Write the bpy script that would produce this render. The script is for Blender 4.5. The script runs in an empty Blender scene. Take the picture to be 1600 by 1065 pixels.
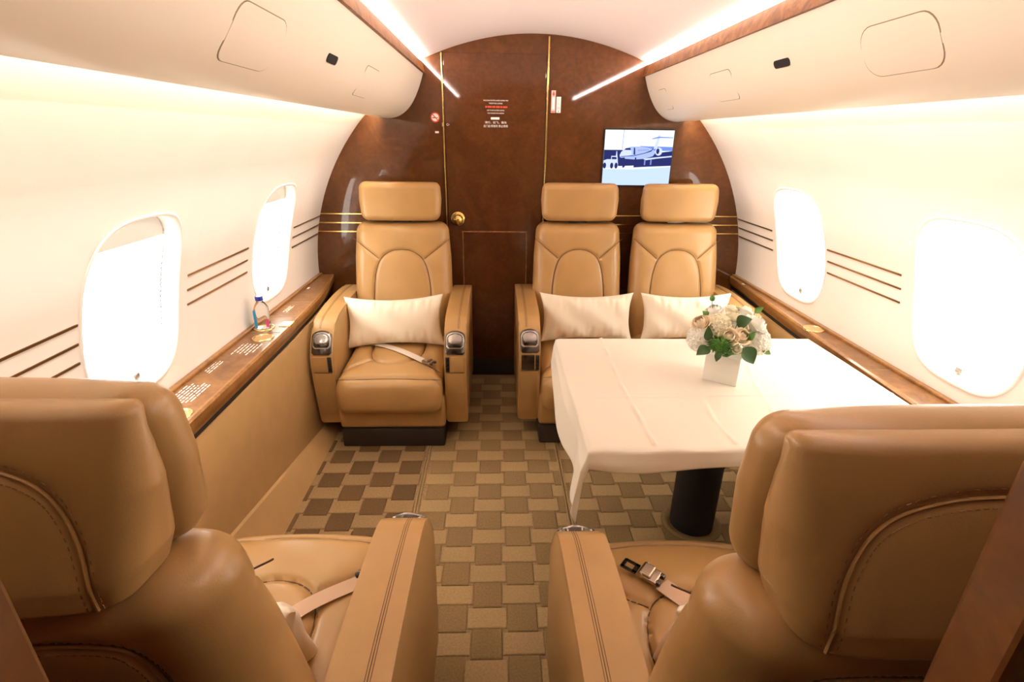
import bpy, bmesh, math, random
import numpy as np
from mathutils import Vector, Matrix

random.seed(7)
SC = bpy.context.scene
COL = SC.collection

# ------------------------------------------------------------------ camera
CAMP = (-0.2, 0.0, 1.433)
fw = Vector((776 - 800, -(212.5 - 532.5), -800.0)).normalized()
xw = fw.cross(Vector((0, 1, 0))).normalized()
zw = xw.cross(fw)
cam_d = bpy.data.cameras.new('camera')
cam_d.sensor_width = 36.0
cam_d.lens = 18.0
cam_d.clip_start = 0.02
cam = bpy.data.objects.new('camera', cam_d)
COL.objects.link(cam)
rot = Matrix((xw, fw, zw)).to_4x4()
cam.matrix_world = Matrix.Translation(CAMP) @ rot
SC.camera = cam

# ------------------------------------------------------------------ world, exposure
w = bpy.data.worlds.new('world'); SC.world = w; w.use_nodes = True
bg = w.node_tree.nodes['Background']
bg.inputs[0].default_value = (0.85, 0.93, 1.0, 1); bg.inputs[1].default_value = 1.0
SC.view_settings.view_transform = 'Standard'
SC.view_settings.look = 'None'
SC.view_settings.exposure = 0.30
SC.view_settings.gamma = 1.0
SC.view_settings.use_curve_mapping = False
SC.cycles.max_bounces = 8
SC.cycles.diffuse_bounces = 5
SC.cycles.glossy_bounces = 3
SC.cycles.transmission_bounces = 6
SC.cycles.caustics_reflective = False
SC.cycles.caustics_refractive = False
SC.cycles.sample_clamp_indirect = 8.0

CEIL_COVE = 88.0      # strength of the strips that wash the ceiling
WALL_COVE = 44.0      # strength of the strips that wash the side walls
DAYLIGHT = 5.0        # glow of the daylit window shades
RC, ZC, DB = 1.255, 0.66, 3.01     # cabin radius, height of its axis, far bulkhead
YN = -0.9                           # rear end of the cabin behind the camera

def cyl(side, y, th, off=0.0):
    return Vector((side * (RC + off) * math.cos(th), y, ZC + (RC + off) * math.sin(th)))
WIN = [(-1, 1.40), (-1, 2.347), (1, 1.43), (1, 2.347)]
WTH = 0.258

# ------------------------------------------------------------------ materials
def nmat(name):
    m = bpy.data.materials.new(name); m.use_nodes = True
    return m, m.node_tree, m.node_tree.nodes['Principled BSDF']
def mat(name, col, rough=0.5, metal=0.0, coat=0.0, spec=0.5, noise=0.0, scale=40, bump=0.0, bscale=300, stretch=(1, 1, 1), rnd=0.0, trans=0.0, sheen=0.0):
    m, nt, p = nmat(name)
    p.inputs['Base Color'].default_value = (*col, 1)
    p.inputs['Roughness'].default_value = rough
    p.inputs['Metallic'].default_value = metal
    p.inputs['Coat Weight'].default_value = coat
    p.inputs['Coat Roughness'].default_value = 0.06
    p.inputs['Specular IOR Level'].default_value = spec
    p.inputs['Transmission Weight'].default_value = trans
    p.inputs['Sheen Weight'].default_value = sheen
    N = nt.nodes; L = nt.links
    geo = N.new('ShaderNodeNewGeometry')
    mp = N.new('ShaderNodeMapping'); mp.inputs['Scale'].default_value = stretch
    L.new(geo.outputs['Position'], mp.inputs[0])
    if noise > 0 or rnd > 0:
        mix = N.new('ShaderNodeMix'); mix.data_type = 'RGBA'; mix.blend_type = 'MULTIPLY'
        mix.inputs[0].default_value = 1.0
        mix.inputs[6].default_value = (*col, 1)
        t = N.new('ShaderNodeTexNoise'); t.inputs['Scale'].default_value = scale; t.inputs['Detail'].default_value = 5
        L.new(mp.outputs[0], t.inputs['Vector'])
        mr = N.new('ShaderNodeMapRange')
        mr.inputs[1].default_value = 0.3; mr.inputs[2].default_value = 0.7
        mr.inputs[3].default_value = 1 - noise; mr.inputs[4].default_value = 1 + noise
        L.new(t.outputs[0], mr.inputs[0])
        src = mr.outputs[0]
        if rnd > 0:
            oi = N.new('ShaderNodeObjectInfo')
            m2 = N.new('ShaderNodeMapRange'); m2.inputs[3].default_value = 1 - rnd; m2.inputs[4].default_value = 1 + rnd
            L.new(oi.outputs['Random'], m2.inputs[0])
            mu = N.new('ShaderNodeMath'); mu.operation = 'MULTIPLY'
            L.new(src, mu.inputs[0]); L.new(m2.outputs[0], mu.inputs[1]); src = mu.outputs[0]
        L.new(src, mix.inputs[7]); L.new(mix.outputs[2], p.inputs['Base Color'])
    if bump > 0:
        t2 = N.new('ShaderNodeTexNoise'); t2.inputs['Scale'].default_value = bscale; t2.inputs['Detail'].default_value = 3
        L.new(mp.outputs[0], t2.inputs['Vector'])
        b = N.new('ShaderNodeBump'); b.inputs['Strength'].default_value = bump; b.inputs['Distance'].default_value = 0.002
        L.new(t2.outputs[0], b.inputs['Height']); L.new(b.outputs[0], p.inputs['Normal'])
    return m
def burl(name, dark, mid, light, rough=0.25, coat=1.0, scale=9.0, spec=0.5):
    m, nt, p = nmat(name); N = nt.nodes; L = nt.links
    geo = N.new('ShaderNodeNewGeometry')
    a = N.new('ShaderNodeTexNoise'); a.inputs['Scale'].default_value = scale; a.inputs['Detail'].default_value = 6
    a.inputs['Roughness'].default_value = 0.6; a.inputs['Distortion'].default_value = 1.6
    L.new(geo.outputs['Position'], a.inputs['Vector'])
    r = N.new('ShaderNodeValToRGB'); e = r.color_ramp.elements
    e[0].position = 0.28; e[0].color = (*dark, 1); e[1].position = 0.72; e[1].color = (*light, 1)
    k = e.new(0.5); k.color = (*mid, 1)
    L.new(a.outputs[0], r.inputs[0])
    v = N.new('ShaderNodeTexNoise'); v.inputs['Scale'].default_value = scale * 9; v.inputs['Detail'].default_value = 4
    L.new(geo.outputs['Position'], v.inputs['Vector'])
    mr = N.new('ShaderNodeMapRange'); mr.inputs[1].default_value = .3; mr.inputs[2].default_value = .7
    mr.inputs[3].default_value = .85; mr.inputs[4].default_value = 1.13
    L.new(v.outputs[0], mr.inputs[0])
    mx = N.new('ShaderNodeMix'); mx.data_type = 'RGBA'; mx.blend_type = 'MULTIPLY'; mx.inputs[0].default_value = 1
    L.new(r.outputs[0], mx.inputs[6]); L.new(mr.outputs[0], mx.inputs[7]); L.new(mx.outputs[2], p.inputs['Base Color'])
    p.inputs['Roughness'].default_value = rough; p.inputs['Coat Weight'].default_value = coat
    p.inputs['Coat Roughness'].default_value = 0.04
    p.inputs['Specular IOR Level'].default_value = spec
    return m
def emit(name, col, s):
    m = bpy.data.materials.new(name); m.use_nodes = True; nt = m.node_tree
    nt.nodes.clear()
    o = nt.nodes.new('ShaderNodeOutputMaterial'); e = nt.nodes.new('ShaderNodeEmission')
    e.inputs[0].default_value = (*col, 1); e.inputs[1].default_value = s
    nt.links.new(e.outputs[0], o.inputs[0]); return m
def shade_mat():
    m = bpy.data.materials.new('pleated_shade_fabric'); m.use_nodes = True; nt = m.node_tree; nt.nodes.clear()
    o = nt.nodes.new('ShaderNodeOutputMaterial'); t = nt.nodes.new('ShaderNodeBsdfTranslucent'); d = nt.nodes.new('ShaderNodeBsdfDiffuse')
    nt.nodes.remove(t)
    t = nt.nodes.new('ShaderNodeEmission'); t.inputs[0].default_value = (1.0, 0.965, 0.90, 1); t.inputs[1].default_value = DAYLIGHT
    d.inputs[0].default_value = (0.85, 0.82, 0.74, 1)
    mx = nt.nodes.new('ShaderNodeAddShader')
    nt.links.new(t.outputs[0], mx.inputs[0]); nt.links.new(d.outputs[0], mx.inputs[1]); nt.links.new(mx.outputs[0], o.inputs[0])
    return m

M = {}
M['leather'] = mat('tan_leather', (0.41, 0.238, 0.088), 0.30, noise=0.06, scale=9, bump=0.10, bscale=420, spec=0.45)
M['leather_seam'] = mat('brown_seam', (0.10, 0.045, 0.015), 0.7)
M['stitch'] = mat('brown_thread', (0.17, 0.08, 0.025), 0.7)
M['wall'] = mat('cream_liner', (0.86, 0.80, 0.745), 0.55, noise=0.02, scale=5)
M['ceiling'] = mat('ceiling_liner', (0.86, 0.78, 0.74), 0.6)
M['overhead'] = mat('cream_overhead', (0.88, 0.79, 0.65), 0.45, noise=0.015, scale=4)
M['groove'] = mat('panel_gap', (0.30, 0.22, 0.12), 0.7)
M['burl'] = burl('dark_burl', (0.068, 0.021, 0.004), (0.085, 0.027, 0.0055), (0.110, 0.037, 0.008), scale=6, rough=0.5, spec=0.1, coat=0.75)
M['burl_door'] = burl('dark_burl_door', (0.062, 0.018, 0.0035), (0.076, 0.023, 0.005), (0.098, 0.032, 0.007), scale=6, rough=0.5, spec=0.1, coat=0.75)
M['burl_trim'] = burl('amber_burl', (0.10, 0.03, 0.006), (0.22, 0.085, 0.018), (0.34, 0.15, 0.04), scale=16, coat=0.0, rough=0.45)
M['burl_ledge'] = burl('ledge_burl', (0.12, 0.050, 0.016), (0.17, 0.075, 0.026), (0.24, 0.115, 0.045), scale=11, coat=0.08, rough=0.32, spec=0.25)
M['burl_nose'] = burl('nosing_burl', (0.17, 0.070, 0.016), (0.24, 0.105, 0.026), (0.32, 0.15, 0.04), scale=11, coat=0.3, rough=0.35)
M['burl_post'] = burl('post_burl', (0.075, 0.025, 0.005), (0.11, 0.038, 0.008), (0.16, 0.060, 0.014), scale=7, coat=0.3, rough=0.4)
M['dado'] = mat('tan_side_panel', (0.40, 0.235, 0.09), 0.6, noise=0.05, scale=14, bump=0.15, bscale=500)
M['black'] = mat('black_gap', (0.012, 0.009, 0.007), 0.6)
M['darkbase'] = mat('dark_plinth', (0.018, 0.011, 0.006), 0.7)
M['brass'] = mat('brass', (0.80, 0.55, 0.18), 0.22, metal=1.0)
M['gold'] = mat('gold_ring', (0.90, 0.66, 0.28), 0.2, metal=1.0)
M['inlay'] = mat('bronze_inlay', (0.30, 0.17, 0.06), 0.28, metal=0.9)
M['chrome'] = mat('dark_chrome', (0.10, 0.085, 0.075), 0.14, metal=0.9)
M['silver'] = mat('grey_puck', (0.42, 0.38, 0.35), 0.16, metal=0.55, coat=0.6)
M['steel'] = mat('buckle_metal', (0.45, 0.36, 0.28), 0.25, metal=1.0)
M['belt'] = mat('pale_belt_webbing', (0.62, 0.42, 0.29), 0.7, bump=0.3, bscale=900)
M['belt_pale'] = mat('grey_belt_webbing', (0.66, 0.58, 0.50), 0.7, bump=0.3, bscale=900)
M['pillow'] = mat('cream_satin', (0.86, 0.76, 0.61), 0.5, sheen=0.3, bump=0.15, bscale=60)
M['cloth'] = mat('ivory_tablecloth', (0.84, 0.78, 0.67), 0.7, sheen=0.2, bump=0.10, bscale=700)
M['blackleg'] = mat('black_pedestal', (0.006, 0.006, 0.006), 0.6)
M['rug'] = mat('carpet_base', (0.31, 0.205, 0.10), 0.95, noise=0.2, scale=120, bump=0.6, bscale=600)
M['rug_light'] = mat('carpet_light', (0.42, 0.292, 0.135), 0.95, noise=0.14, scale=150, bump=0.8, bscale=700, rnd=0.06)
M['rug_dark'] = mat('carpet_brown', (0.265, 0.175, 0.073), 0.95, noise=0.16, scale=150, bump=0.8, bscale=700, rnd=0.07)
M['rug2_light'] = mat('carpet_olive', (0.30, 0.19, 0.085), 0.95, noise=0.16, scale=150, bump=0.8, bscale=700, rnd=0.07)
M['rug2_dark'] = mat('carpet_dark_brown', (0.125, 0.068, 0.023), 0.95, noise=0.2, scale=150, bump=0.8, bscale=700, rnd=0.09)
M['white'] = mat('white_print', (0.88, 0.86, 0.82), 0.5)
M['red'] = mat('red_print', (0.62, 0.06, 0.025), 0.5)
M['pink'] = mat('pale_red_print', (0.85, 0.50, 0.42), 0.5)
M['blackprint'] = mat('black_print', (0.02, 0.02, 0.02), 0.5)
M['ceramic'] = mat('white_ceramic', (0.87, 0.84, 0.79), 0.3)
M['rose_white'] = mat('white_petal', (0.93, 0.91, 0.84), 0.6, noise=0.04, scale=60)
M['rose_cream'] = mat('cream_petal', (0.93, 0.87, 0.68), 0.6, noise=0.05, scale=60)
M['rose_peach'] = mat('peach_petal', (0.95, 0.81, 0.60), 0.6, noise=0.06, scale=60)
M['leaf'] = mat('dark_green_leaf', (0.022, 0.075, 0.010), 0.45, noise=0.2, scale=60)
M['leaf_lt'] = mat('light_green_leaf', (0.09, 0.22, 0.035), 0.5, noise=0.2, scale=60)
M['moss'] = mat('green_trick', (0.055, 0.17, 0.012), 0.7, noise=0.3, scale=200)
M['cap'] = mat('blue_cap', (0.012, 0.02, 0.30), 0.35)
M['plastic'] = mat('clear_plastic', (0.93, 0.96, 0.97), 0.03, trans=1.0)
M['plastic'].node_tree.nodes['Principled BSDF'].inputs['IOR'].default_value = 1.30
M['lab_blue'] = mat('label_blue', (0.03, 0.28, 0.55), 0.4)
M['lab_pink'] = mat('label_pink', (0.65, 0.08, 0.22), 0.4)
M['shade'] = shade_mat()
M['pleat'] = mat('folded_shade_fabric', (0.80, 0.77, 0.69), 0.8)
M['pleat'].node_tree.nodes['Principled BSDF'].inputs['Emission Color'].default_value = (1.0, 0.96, 0.87, 1)
M['pleat'].node_tree.nodes['Principled BSDF'].inputs['Emission Strength'].default_value = 0.12  # faint emission stands in for daylight coming through the folds
M['ceil_led'] = emit('ceiling_led', (1.0, 0.83, 0.76), CEIL_COVE)
M['wall_led'] = emit('wall_led', (1.0, 0.90, 0.74), WALL_COVE)

# ------------------------------------------------------------------ helpers
def link_obj(name, me, m=None, parent=None, loc=None, smooth=35):
    if m is not None and len(me.materials) == 0:
        me.materials.append(M[m] if isinstance(m, str) else m)
    if smooth is not None and len(me.polygons):
        me.polygons.foreach_set('use_smooth', [True] * len(me.polygons))
        if smooth < 180: me.set_sharp_from_angle(angle=math.radians(smooth))
    o = bpy.data.objects.new(name, me); COL.objects.link(o)
    if parent is not None: o.parent = parent
    if loc is not None: o.location = loc
    return o
def from_bm(name, bm, m=None, parent=None, loc=None, smooth=35, recalc=True):
    if recalc: bmesh.ops.recalc_face_normals(bm, faces=bm.faces[:])
    me = bpy.data.meshes.new(name); bm.to_mesh(me); bm.free()
    return link_obj(name, me, m, parent, loc, smooth)
def from_pd(name, V, Fc, m=None, parent=None, loc=None, smooth=35):
    me = bpy.data.meshes.new(name)
    me.from_pydata([tuple(map(float, v)) for v in V], [], [tuple(int(i) for i in f) for f in Fc]); me.update()
    return link_obj(name, me, m, parent, loc, smooth)
def tag(o, label, cat, group=None, kind=None):
    o['label'] = label
    if cat: o['category'] = cat
    if group: o['group'] = group
    if kind: o['kind'] = kind
    return o
def struct(o, label, cat):
    return tag(o, label, cat, kind='structure')
def empty(name, loc=(0, 0, 0), rz=0.0):
    o = bpy.data.objects.new(name, None); COL.objects.link(o)
    o.location = loc; o.rotation_euler = (0, 0, rz); o.empty_display_size = 0.05
    return o
def add_box(bm, c, s, bev=0.0, seg=2, mtx=None):
    r = bmesh.ops.create_cube(bm, size=1.0); vs = r['verts']
    for v in vs: v.co = Vector((v.co.x * s[0], v.co.y * s[1], v.co.z * s[2]))
    if bev > 0:
        es = list({e for v in vs for e in v.link_edges})
        rr = bmesh.ops.bevel(bm, geom=es, offset=bev, segments=seg, affect='EDGES', profile=0.5)
        vs = list({v for f in rr['faces'] for v in f.verts} | {v for v in vs if v.is_valid})
    if mtx is None: mtx = Matrix.Identity(4)
    for v in vs: v.co = mtx @ v.co + Vector(c)
    return vs
def box(name, c, s, m, parent=None, bev=0.0, seg=2, mtx=None):
    bm = bmesh.new(); add_box(bm, c, s, bev, seg, mtx); return from_bm(name, bm, m, parent, smooth=35 if bev >= 0.006 else None)
def tube_geo(pts, r, n=6, closed=False):
    pts = [Vector(p) for p in pts]; V = []; Fc = []
    K = len(pts); up = Vector((0.13, 0.31, 0.94)).normalized()
    for i, p in enumerate(pts):
        a = pts[(i - 1) % K] if (closed or i > 0) else p
        b = pts[(i + 1) % K] if (closed or i < K - 1) else p
        t = (b - a).normalized(); u = t.cross(up)
        if u.length < 1e-4: u = t.cross(Vector((1, 0, 0)))
        u.normalize(); v = t.cross(u)
        rr = r[i] if isinstance(r, (list, tuple)) else r
        for k in range(n):
            an = 2 * math.pi * k / n; V.append(p + (u * math.cos(an) + v * math.sin(an)) * rr)
    for i in range(K if closed else K - 1):
        j = (i + 1) % K
        for k in range(n): Fc.append((i * n + k, i * n + (k + 1) % n, j * n + (k + 1) % n, j * n + k))
    if not closed:
        Fc.append(tuple(range(n))[::-1]); Fc.append(tuple((K - 1) * n + k for k in range(n)))
    return V, Fc
def tubes(name, lines, r, m, parent=None, n=6, closed=False):
    V = []; Fc = []
    for L_ in lines:
        v, f = tube_geo(L_, r, n, closed); o = len(V); V += v; Fc += [tuple(i + o for i in q) for q in f]
    return from_pd(name, V, Fc, m, parent)
def lathe(name, prof, m, parent=None, loc=None, n=32, axis='z'):
    V = []; Fc = []
    for r, z in prof:
        for k in range(n):
            a = 2 * math.pi * k / n
            V.append((r * math.cos(a), r * math.sin(a), z) if axis == 'z' else (r * math.cos(a), -z, r * math.sin(a)))
    for i in range(len(prof) - 1):
        for k in range(n): Fc.append((i * n + k, i * n + (k + 1) % n, (i + 1) * n + (k + 1) % n, (i + 1) * n + k))
    Fc.append(tuple(range(n))[::-1]); Fc.append(tuple((len(prof) - 1) * n + k for k in range(n)))
    return from_pd(name, V, Fc, m, parent, loc)
def extrude_profile(name, prof, y0, y1, m, parent=None, mirror=1, ny=1, closed=True, smooth=35):
    V = []; Fc = []; n = len(prof)
    for j in range(ny + 1):
        y = y0 + (y1 - y0) * j / ny
        for x, z in prof: V.append((x * mirror, y, z))
    for j in range(ny):
        for k in range(n if closed else n - 1):
            a = j * n + k; b = j * n + (k + 1) % n; Fc.append((a, b, b + n, a + n) if mirror > 0 else (a, a + n, b + n, b))
    if closed:
        Fc.append(tuple(range(n))); Fc.append(tuple(ny * n + k for k in range(n))[::-1])
    bm = bmesh.new(); vs = [bm.verts.new(v) for v in V]
    for f in Fc: bm.faces.new([vs[i] for i in f])
    return from_bm(name, bm, m, parent, smooth=smooth, recalc=closed)
def plate(name, outline, origin, xd, yd, thick, m, parent=None, bev=0.0, seg=2):
    """outline in the plane (xd, yd) through origin, extruded along xd x yd"""
    xd = Vector(xd).normalized(); yd = Vector(yd).normalized(); nd = xd.cross(yd); o = Vector(origin)
    bm = bmesh.new()
    A = [bm.verts.new(o + xd * u + yd * v) for u, v in outline]
    B = [bm.verts.new(o + xd * u + yd * v + nd * thick) for u, v in outline]
    n = len(A); bm.faces.new(A[::-1]); top = bm.faces.new(B)
    for k in range(n): bm.faces.new((A[k], A[(k + 1) % n], B[(k + 1) % n], B[k]))
    if bev > 0:
        bmesh.ops.bevel(bm, geom=list(top.edges), offset=bev, segments=seg, affect='EDGES', profile=0.5)
    return from_bm(name, bm, m, parent)
def rrect_outline(a, b, r, n=5):
    P = []
    for cx, cy, a0 in ((a - r, b - r, 0), (-a + r, b - r, 90), (-a + r, -b + r, 180), (a - r, -b + r, 270)):
        for k in range(n + 1):
            t = math.radians(a0 + 90 * k / n); P.append((cx + r * math.cos(t), cy + r * math.sin(t)))
    return P
def dens(pts, step=0.006):
    out = [np.array(pts[0], float)]
    for a, b in zip(pts, pts[1:]):
        a = np.array(a, float); b = np.array(b, float); n = max(1, int(np.linalg.norm(b - a) / step))
        for k in range(1, n + 1): out.append(a + (b - a) * k / n)
    return out
def smooth_line(pts, it=3):
    pts = [np.array(p, float) for p in pts]
    for _ in range(it):
        q = [pts[0]]
        for a, b in zip(pts, pts[1:]): q += [a * .75 + b * .25, a * .25 + b * .75]
        q.append(pts[-1]); pts = q
    return pts
def seg_dist(X, S, lines):
    D = np.full(X.shape, 9.0)
    for L_ in lines:
        for a, b in zip(L_, L_[1:]):
            dx, ds = b[0] - a[0], b[1] - a[1]; l2 = dx * dx + ds * ds + 1e-12
            t = np.clip(((X - a[0]) * dx + (S - a[1]) * ds) / l2, 0, 1)
            D = np.minimum(D, np.hypot(X - a[0] - t * dx, S - a[1] - t * ds))
    return D
def rr_ring(a, b0, b1, r, N):
    r = max(min(r, a - 1e-4, (b1 - b0) / 2 - 1e-4), 1e-4)
    P = [(0.0, b0)]
    for cx, cy, a0 in ((a - r, b0 + r, -90), (a - r, b1 - r, 0), (-a + r, b1 - r, 90), (-a + r, b0 + r, 180)):
        for k in range(9):
            t = math.radians(a0 + 90 * k / 8); P.append((cx + r * math.cos(t), cy + r * math.sin(t)))
    P.append((0.0, b0)); P = np.array(P); d = np.r_[0, np.cumsum(np.hypot(*np.diff(P, axis=0).T))]
    u = np.linspace(0, d[-1], N, endpoint=False)
    return np.interp(u, d, P[:, 0]), np.interp(u, d, P[:, 1])
class Pad:
    """a padded leather slab: rounded section in (x, n), swept along s, with sewn grooves"""
    def __init__(s, s0, s1, w, nf, th, rc, r0, r1, crown=0.01, seams=(), bseams=(), bcrown=0.0, depth=0.006, gw=0.006, puff=0.004, ns=80, N=150, mp=None):
        s.__dict__.update(locals()); s.s_ = s
        s.seams = [list(map(np.array, l)) for l in seams]; s.bseams = [list(map(np.array, l)) for l in bseams]
        u = np.linspace(0, 1, ns)
        u = 0.5 * u + 0.5 * (0.5 - 0.5 * np.cos(np.pi * u))
        s.S = s0 + (s1 - s0) * u
    def inset(s, q):
        i = 0.0
        if q > s.s1 - s.r1: t = min(1, (q - (s.s1 - s.r1)) / s.r1); i = max(i, s.r1 * (1 - math.sqrt(max(0, 1 - t * t))))
        if q < s.s0 + s.r0: t = min(1, ((s.s0 + s.r0) - q) / s.r0); i = max(i, s.r0 * (1 - math.sqrt(max(0, 1 - t * t))))
        return i
    def face(s, x, q, back=False):
        i = s.inset(q); a = s.w(q) - i; k = max(0.0, 1 - (x / a) ** 2)
        if back: return s.nf(q) - s.th(q) + i - s.bcrown * k
        return s.nf(q) - i + s.crown * k
    def build(s, name, m, parent):
        V = []
        for q in s.S:
            i = s.inset(q); a = s.w(q) - i; b1 = s.nf(q) - i; b0 = s.nf(q) - s.th(q) + i
            if b1 - b0 < 0.004: c = (b0 + b1) / 2; b0, b1 = c - .002, c + .002
            X, Nn = rr_ring(a, b0, b1, s.rc, s.N)
            k = np.maximum(0, 1 - (X / a) ** 2); h = (Nn - b0) / (b1 - b0)
            fr = np.clip((h - 0.5) * 2, 0, 1); bk = np.clip((0.5 - h) * 2, 0, 1)
            Nn = Nn + s.crown * k * fr - s.bcrown * k * bk
            Sq = np.full(X.shape, q)
            if s.seams:
                D = seg_dist(X, Sq, s.seams)
                Nn = Nn + np.where(h > 0.5, (-s.depth * np.exp(-(D / s.gw) ** 2) + s.puff * (1 - np.exp(-D / 0.02))) * fr, 0)
            if s.bseams:
                D = seg_dist(X, Sq, s.bseams)
                Nn = Nn - np.where(h < 0.5, (-s.depth * np.exp(-(D / s.gw) ** 2) + s.puff * (1 - np.exp(-D / 0.02))) * bk, 0)
            V.append(np.stack([X, Sq, Nn], 1))
        V = np.concatenate(V); N = s.N; R = len(s.S); Fc = []
        for j in range(R - 1):
            for k in range(N):
                Fc.append((j * N + k, j * N + (k + 1) % N, (j + 1) * N + (k + 1) % N, (j + 1) * N + k))
        Fc.append(tuple(range(N))[::-1]); Fc.append(tuple((R - 1) * N + k for k in range(N)))
        P = [s.mp(*v) for v in V]
        bm = bmesh.new(); vs = [bm.verts.new(p) for p in P]
        for f in Fc:
            try: bm.faces.new([vs[i] for i in f])
            except ValueError: pass
        return from_bm(name, bm, m, parent, smooth=60)
    def lines3(s, lines, back=False, sink=0.004):
        out = []
        for L_ in lines:
            o = []
            for x, q in dens(L_, 0.008):
                n = s.face(x, q, back) + (sink if back else -sink)
                o.append(s.mp(x, q, n))
            out.append(o)
        return out
    def stitches(s, lines, off, back=True, lift=0.0004, step=0.0065, ln=0.0042):
        """short dashes running parallel to each line at sideways distance off"""
        out = []
        for L_ in lines:
            P = dens(L_, 0.003); d = 0.0; last = None
            for i in range(1, len(P) - 1):
                t = P[i + 1] - P[i - 1]; l = np.linalg.norm(t)
                if l < 1e-9: continue
                t = t / l; nrm = np.array([-t[1], t[0]]); p = P[i] + nrm * off
                d += np.linalg.norm(P[i] - P[i - 1])
                if d >= step:
                    d = 0.0; e0 = p - t * ln / 2; e1 = p + t * ln / 2
                    seg = []
                    for e in (e0, e1):
                        n = s.face(e[0], e[1], back) + (-lift - s.puff * .25 if back else lift + s.puff * .25)
                        seg.append(s.mp(e[0], e[1], n))
                    out.append(seg)
        return out

# ------------------------------------------------------------------ the shell of the cabin
# floor with carpet blocks
fl = box('floor', (0, (YN + DB) / 2, -0.03), (2.5, DB - YN, 0.05), 'rug')
struct(fl, 'woven basket-pattern carpet floor of the cabin in tan and brown', 'floor')
PX, PY = 0.1125, 0.09
def block_mesh(name, hx, hy, m):
    V = []; c = 0.003
    for (ax, ay, z) in ((hx, hy, -0.006), (hx, hy, -0.002), (hx - c, hy - c, 0.0)):
        V += [(-ax, -ay, z), (ax, -ay, z), (ax, ay, z), (-ax, ay, z)]
    Fc = []
    for r in range(2):
        for k in range(4): Fc.append((r * 4 + k, r * 4 + (k + 1) % 4, r * 4 + 4 + (k + 1) % 4, r * 4 + 4 + k))
    Fc.append((8, 9, 10, 11))
    me = bpy.data.meshes.new(name); me.from_pydata(V, [], Fc); me.materials.append(M[m]); return me
BM = {(0, 0): block_mesh('carpet_block', 0.063, 0.0375, 'rug_light'), (0, 1): block_mesh('carpet_block', 0.0475, 0.0505, 'rug_dark'),
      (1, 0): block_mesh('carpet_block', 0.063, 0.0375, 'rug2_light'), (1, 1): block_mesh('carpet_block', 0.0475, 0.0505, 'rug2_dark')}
restV = {}
for strip, (xa, xb, x0) in enumerate(((-0.52, 0.09, -0.23), (-1.03, -0.545, -0.60), (0.105, 1.05, 0.165))):
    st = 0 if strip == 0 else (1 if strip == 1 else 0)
    for j in range(int((0.25 - 1.96) / PY) - 2, 13):
        y = 1.917 + j * PY
        if y > 2.96 or y < 0.28: continue
        for i in range(-16, 16):
            x = x0 + i * PX
            dk = (i + j) % 2
            hx = 0.0475 if dk else 0.063
            if x - hx < xa or x + hx > xb:
                cx0, cx1 = max(x - hx, xa), min(x + hx, xb)
                if cx1 - cx0 < 0.02: continue
            else: cx0, cx1 = x - hx, x + hx
            vis = (strip == 0 and y > 0.85) or (strip == 1 and 1.05 < y < 2.28) or (strip == 2 and 1.0 < y < 1.95 and x < 0.85)
            if vis:
                o = bpy.data.objects.new('carpet_block', BM[(st, dk)]); COL.objects.link(o); o.parent = fl
                o.location = ((cx0 + cx1) / 2, y, 0.0); o.scale.x = (cx1 - cx0) / (2 * hx)
            else:
                restV.setdefault((st, dk), []).append(((cx0 + cx1) / 2, y, (cx1 - cx0) / 2))
for (st, dk), L_ in restV.items():
    bm = bmesh.new(); hy = 0.0505 if dk else 0.0375
    for cx, cy, hx in L_: add_box(bm, (cx, cy, -0.003), (2 * hx, 2 * hy, 0.006))
    o = from_bm('carpet_block_field', bm, M[('rug2_' if st else 'rug_') + ('dark' if dk else 'light')], fl, smooth=None); o['kind'] = 'stuff'
for x in (-0.532, 0.097):
    for dx in (-0.006, 0.006):
        box('carpet_edging', (x + dx, 1.63, -0.001), (0.006, 2.7, 0.008), 'rug_light', fl, 0.002)

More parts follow.
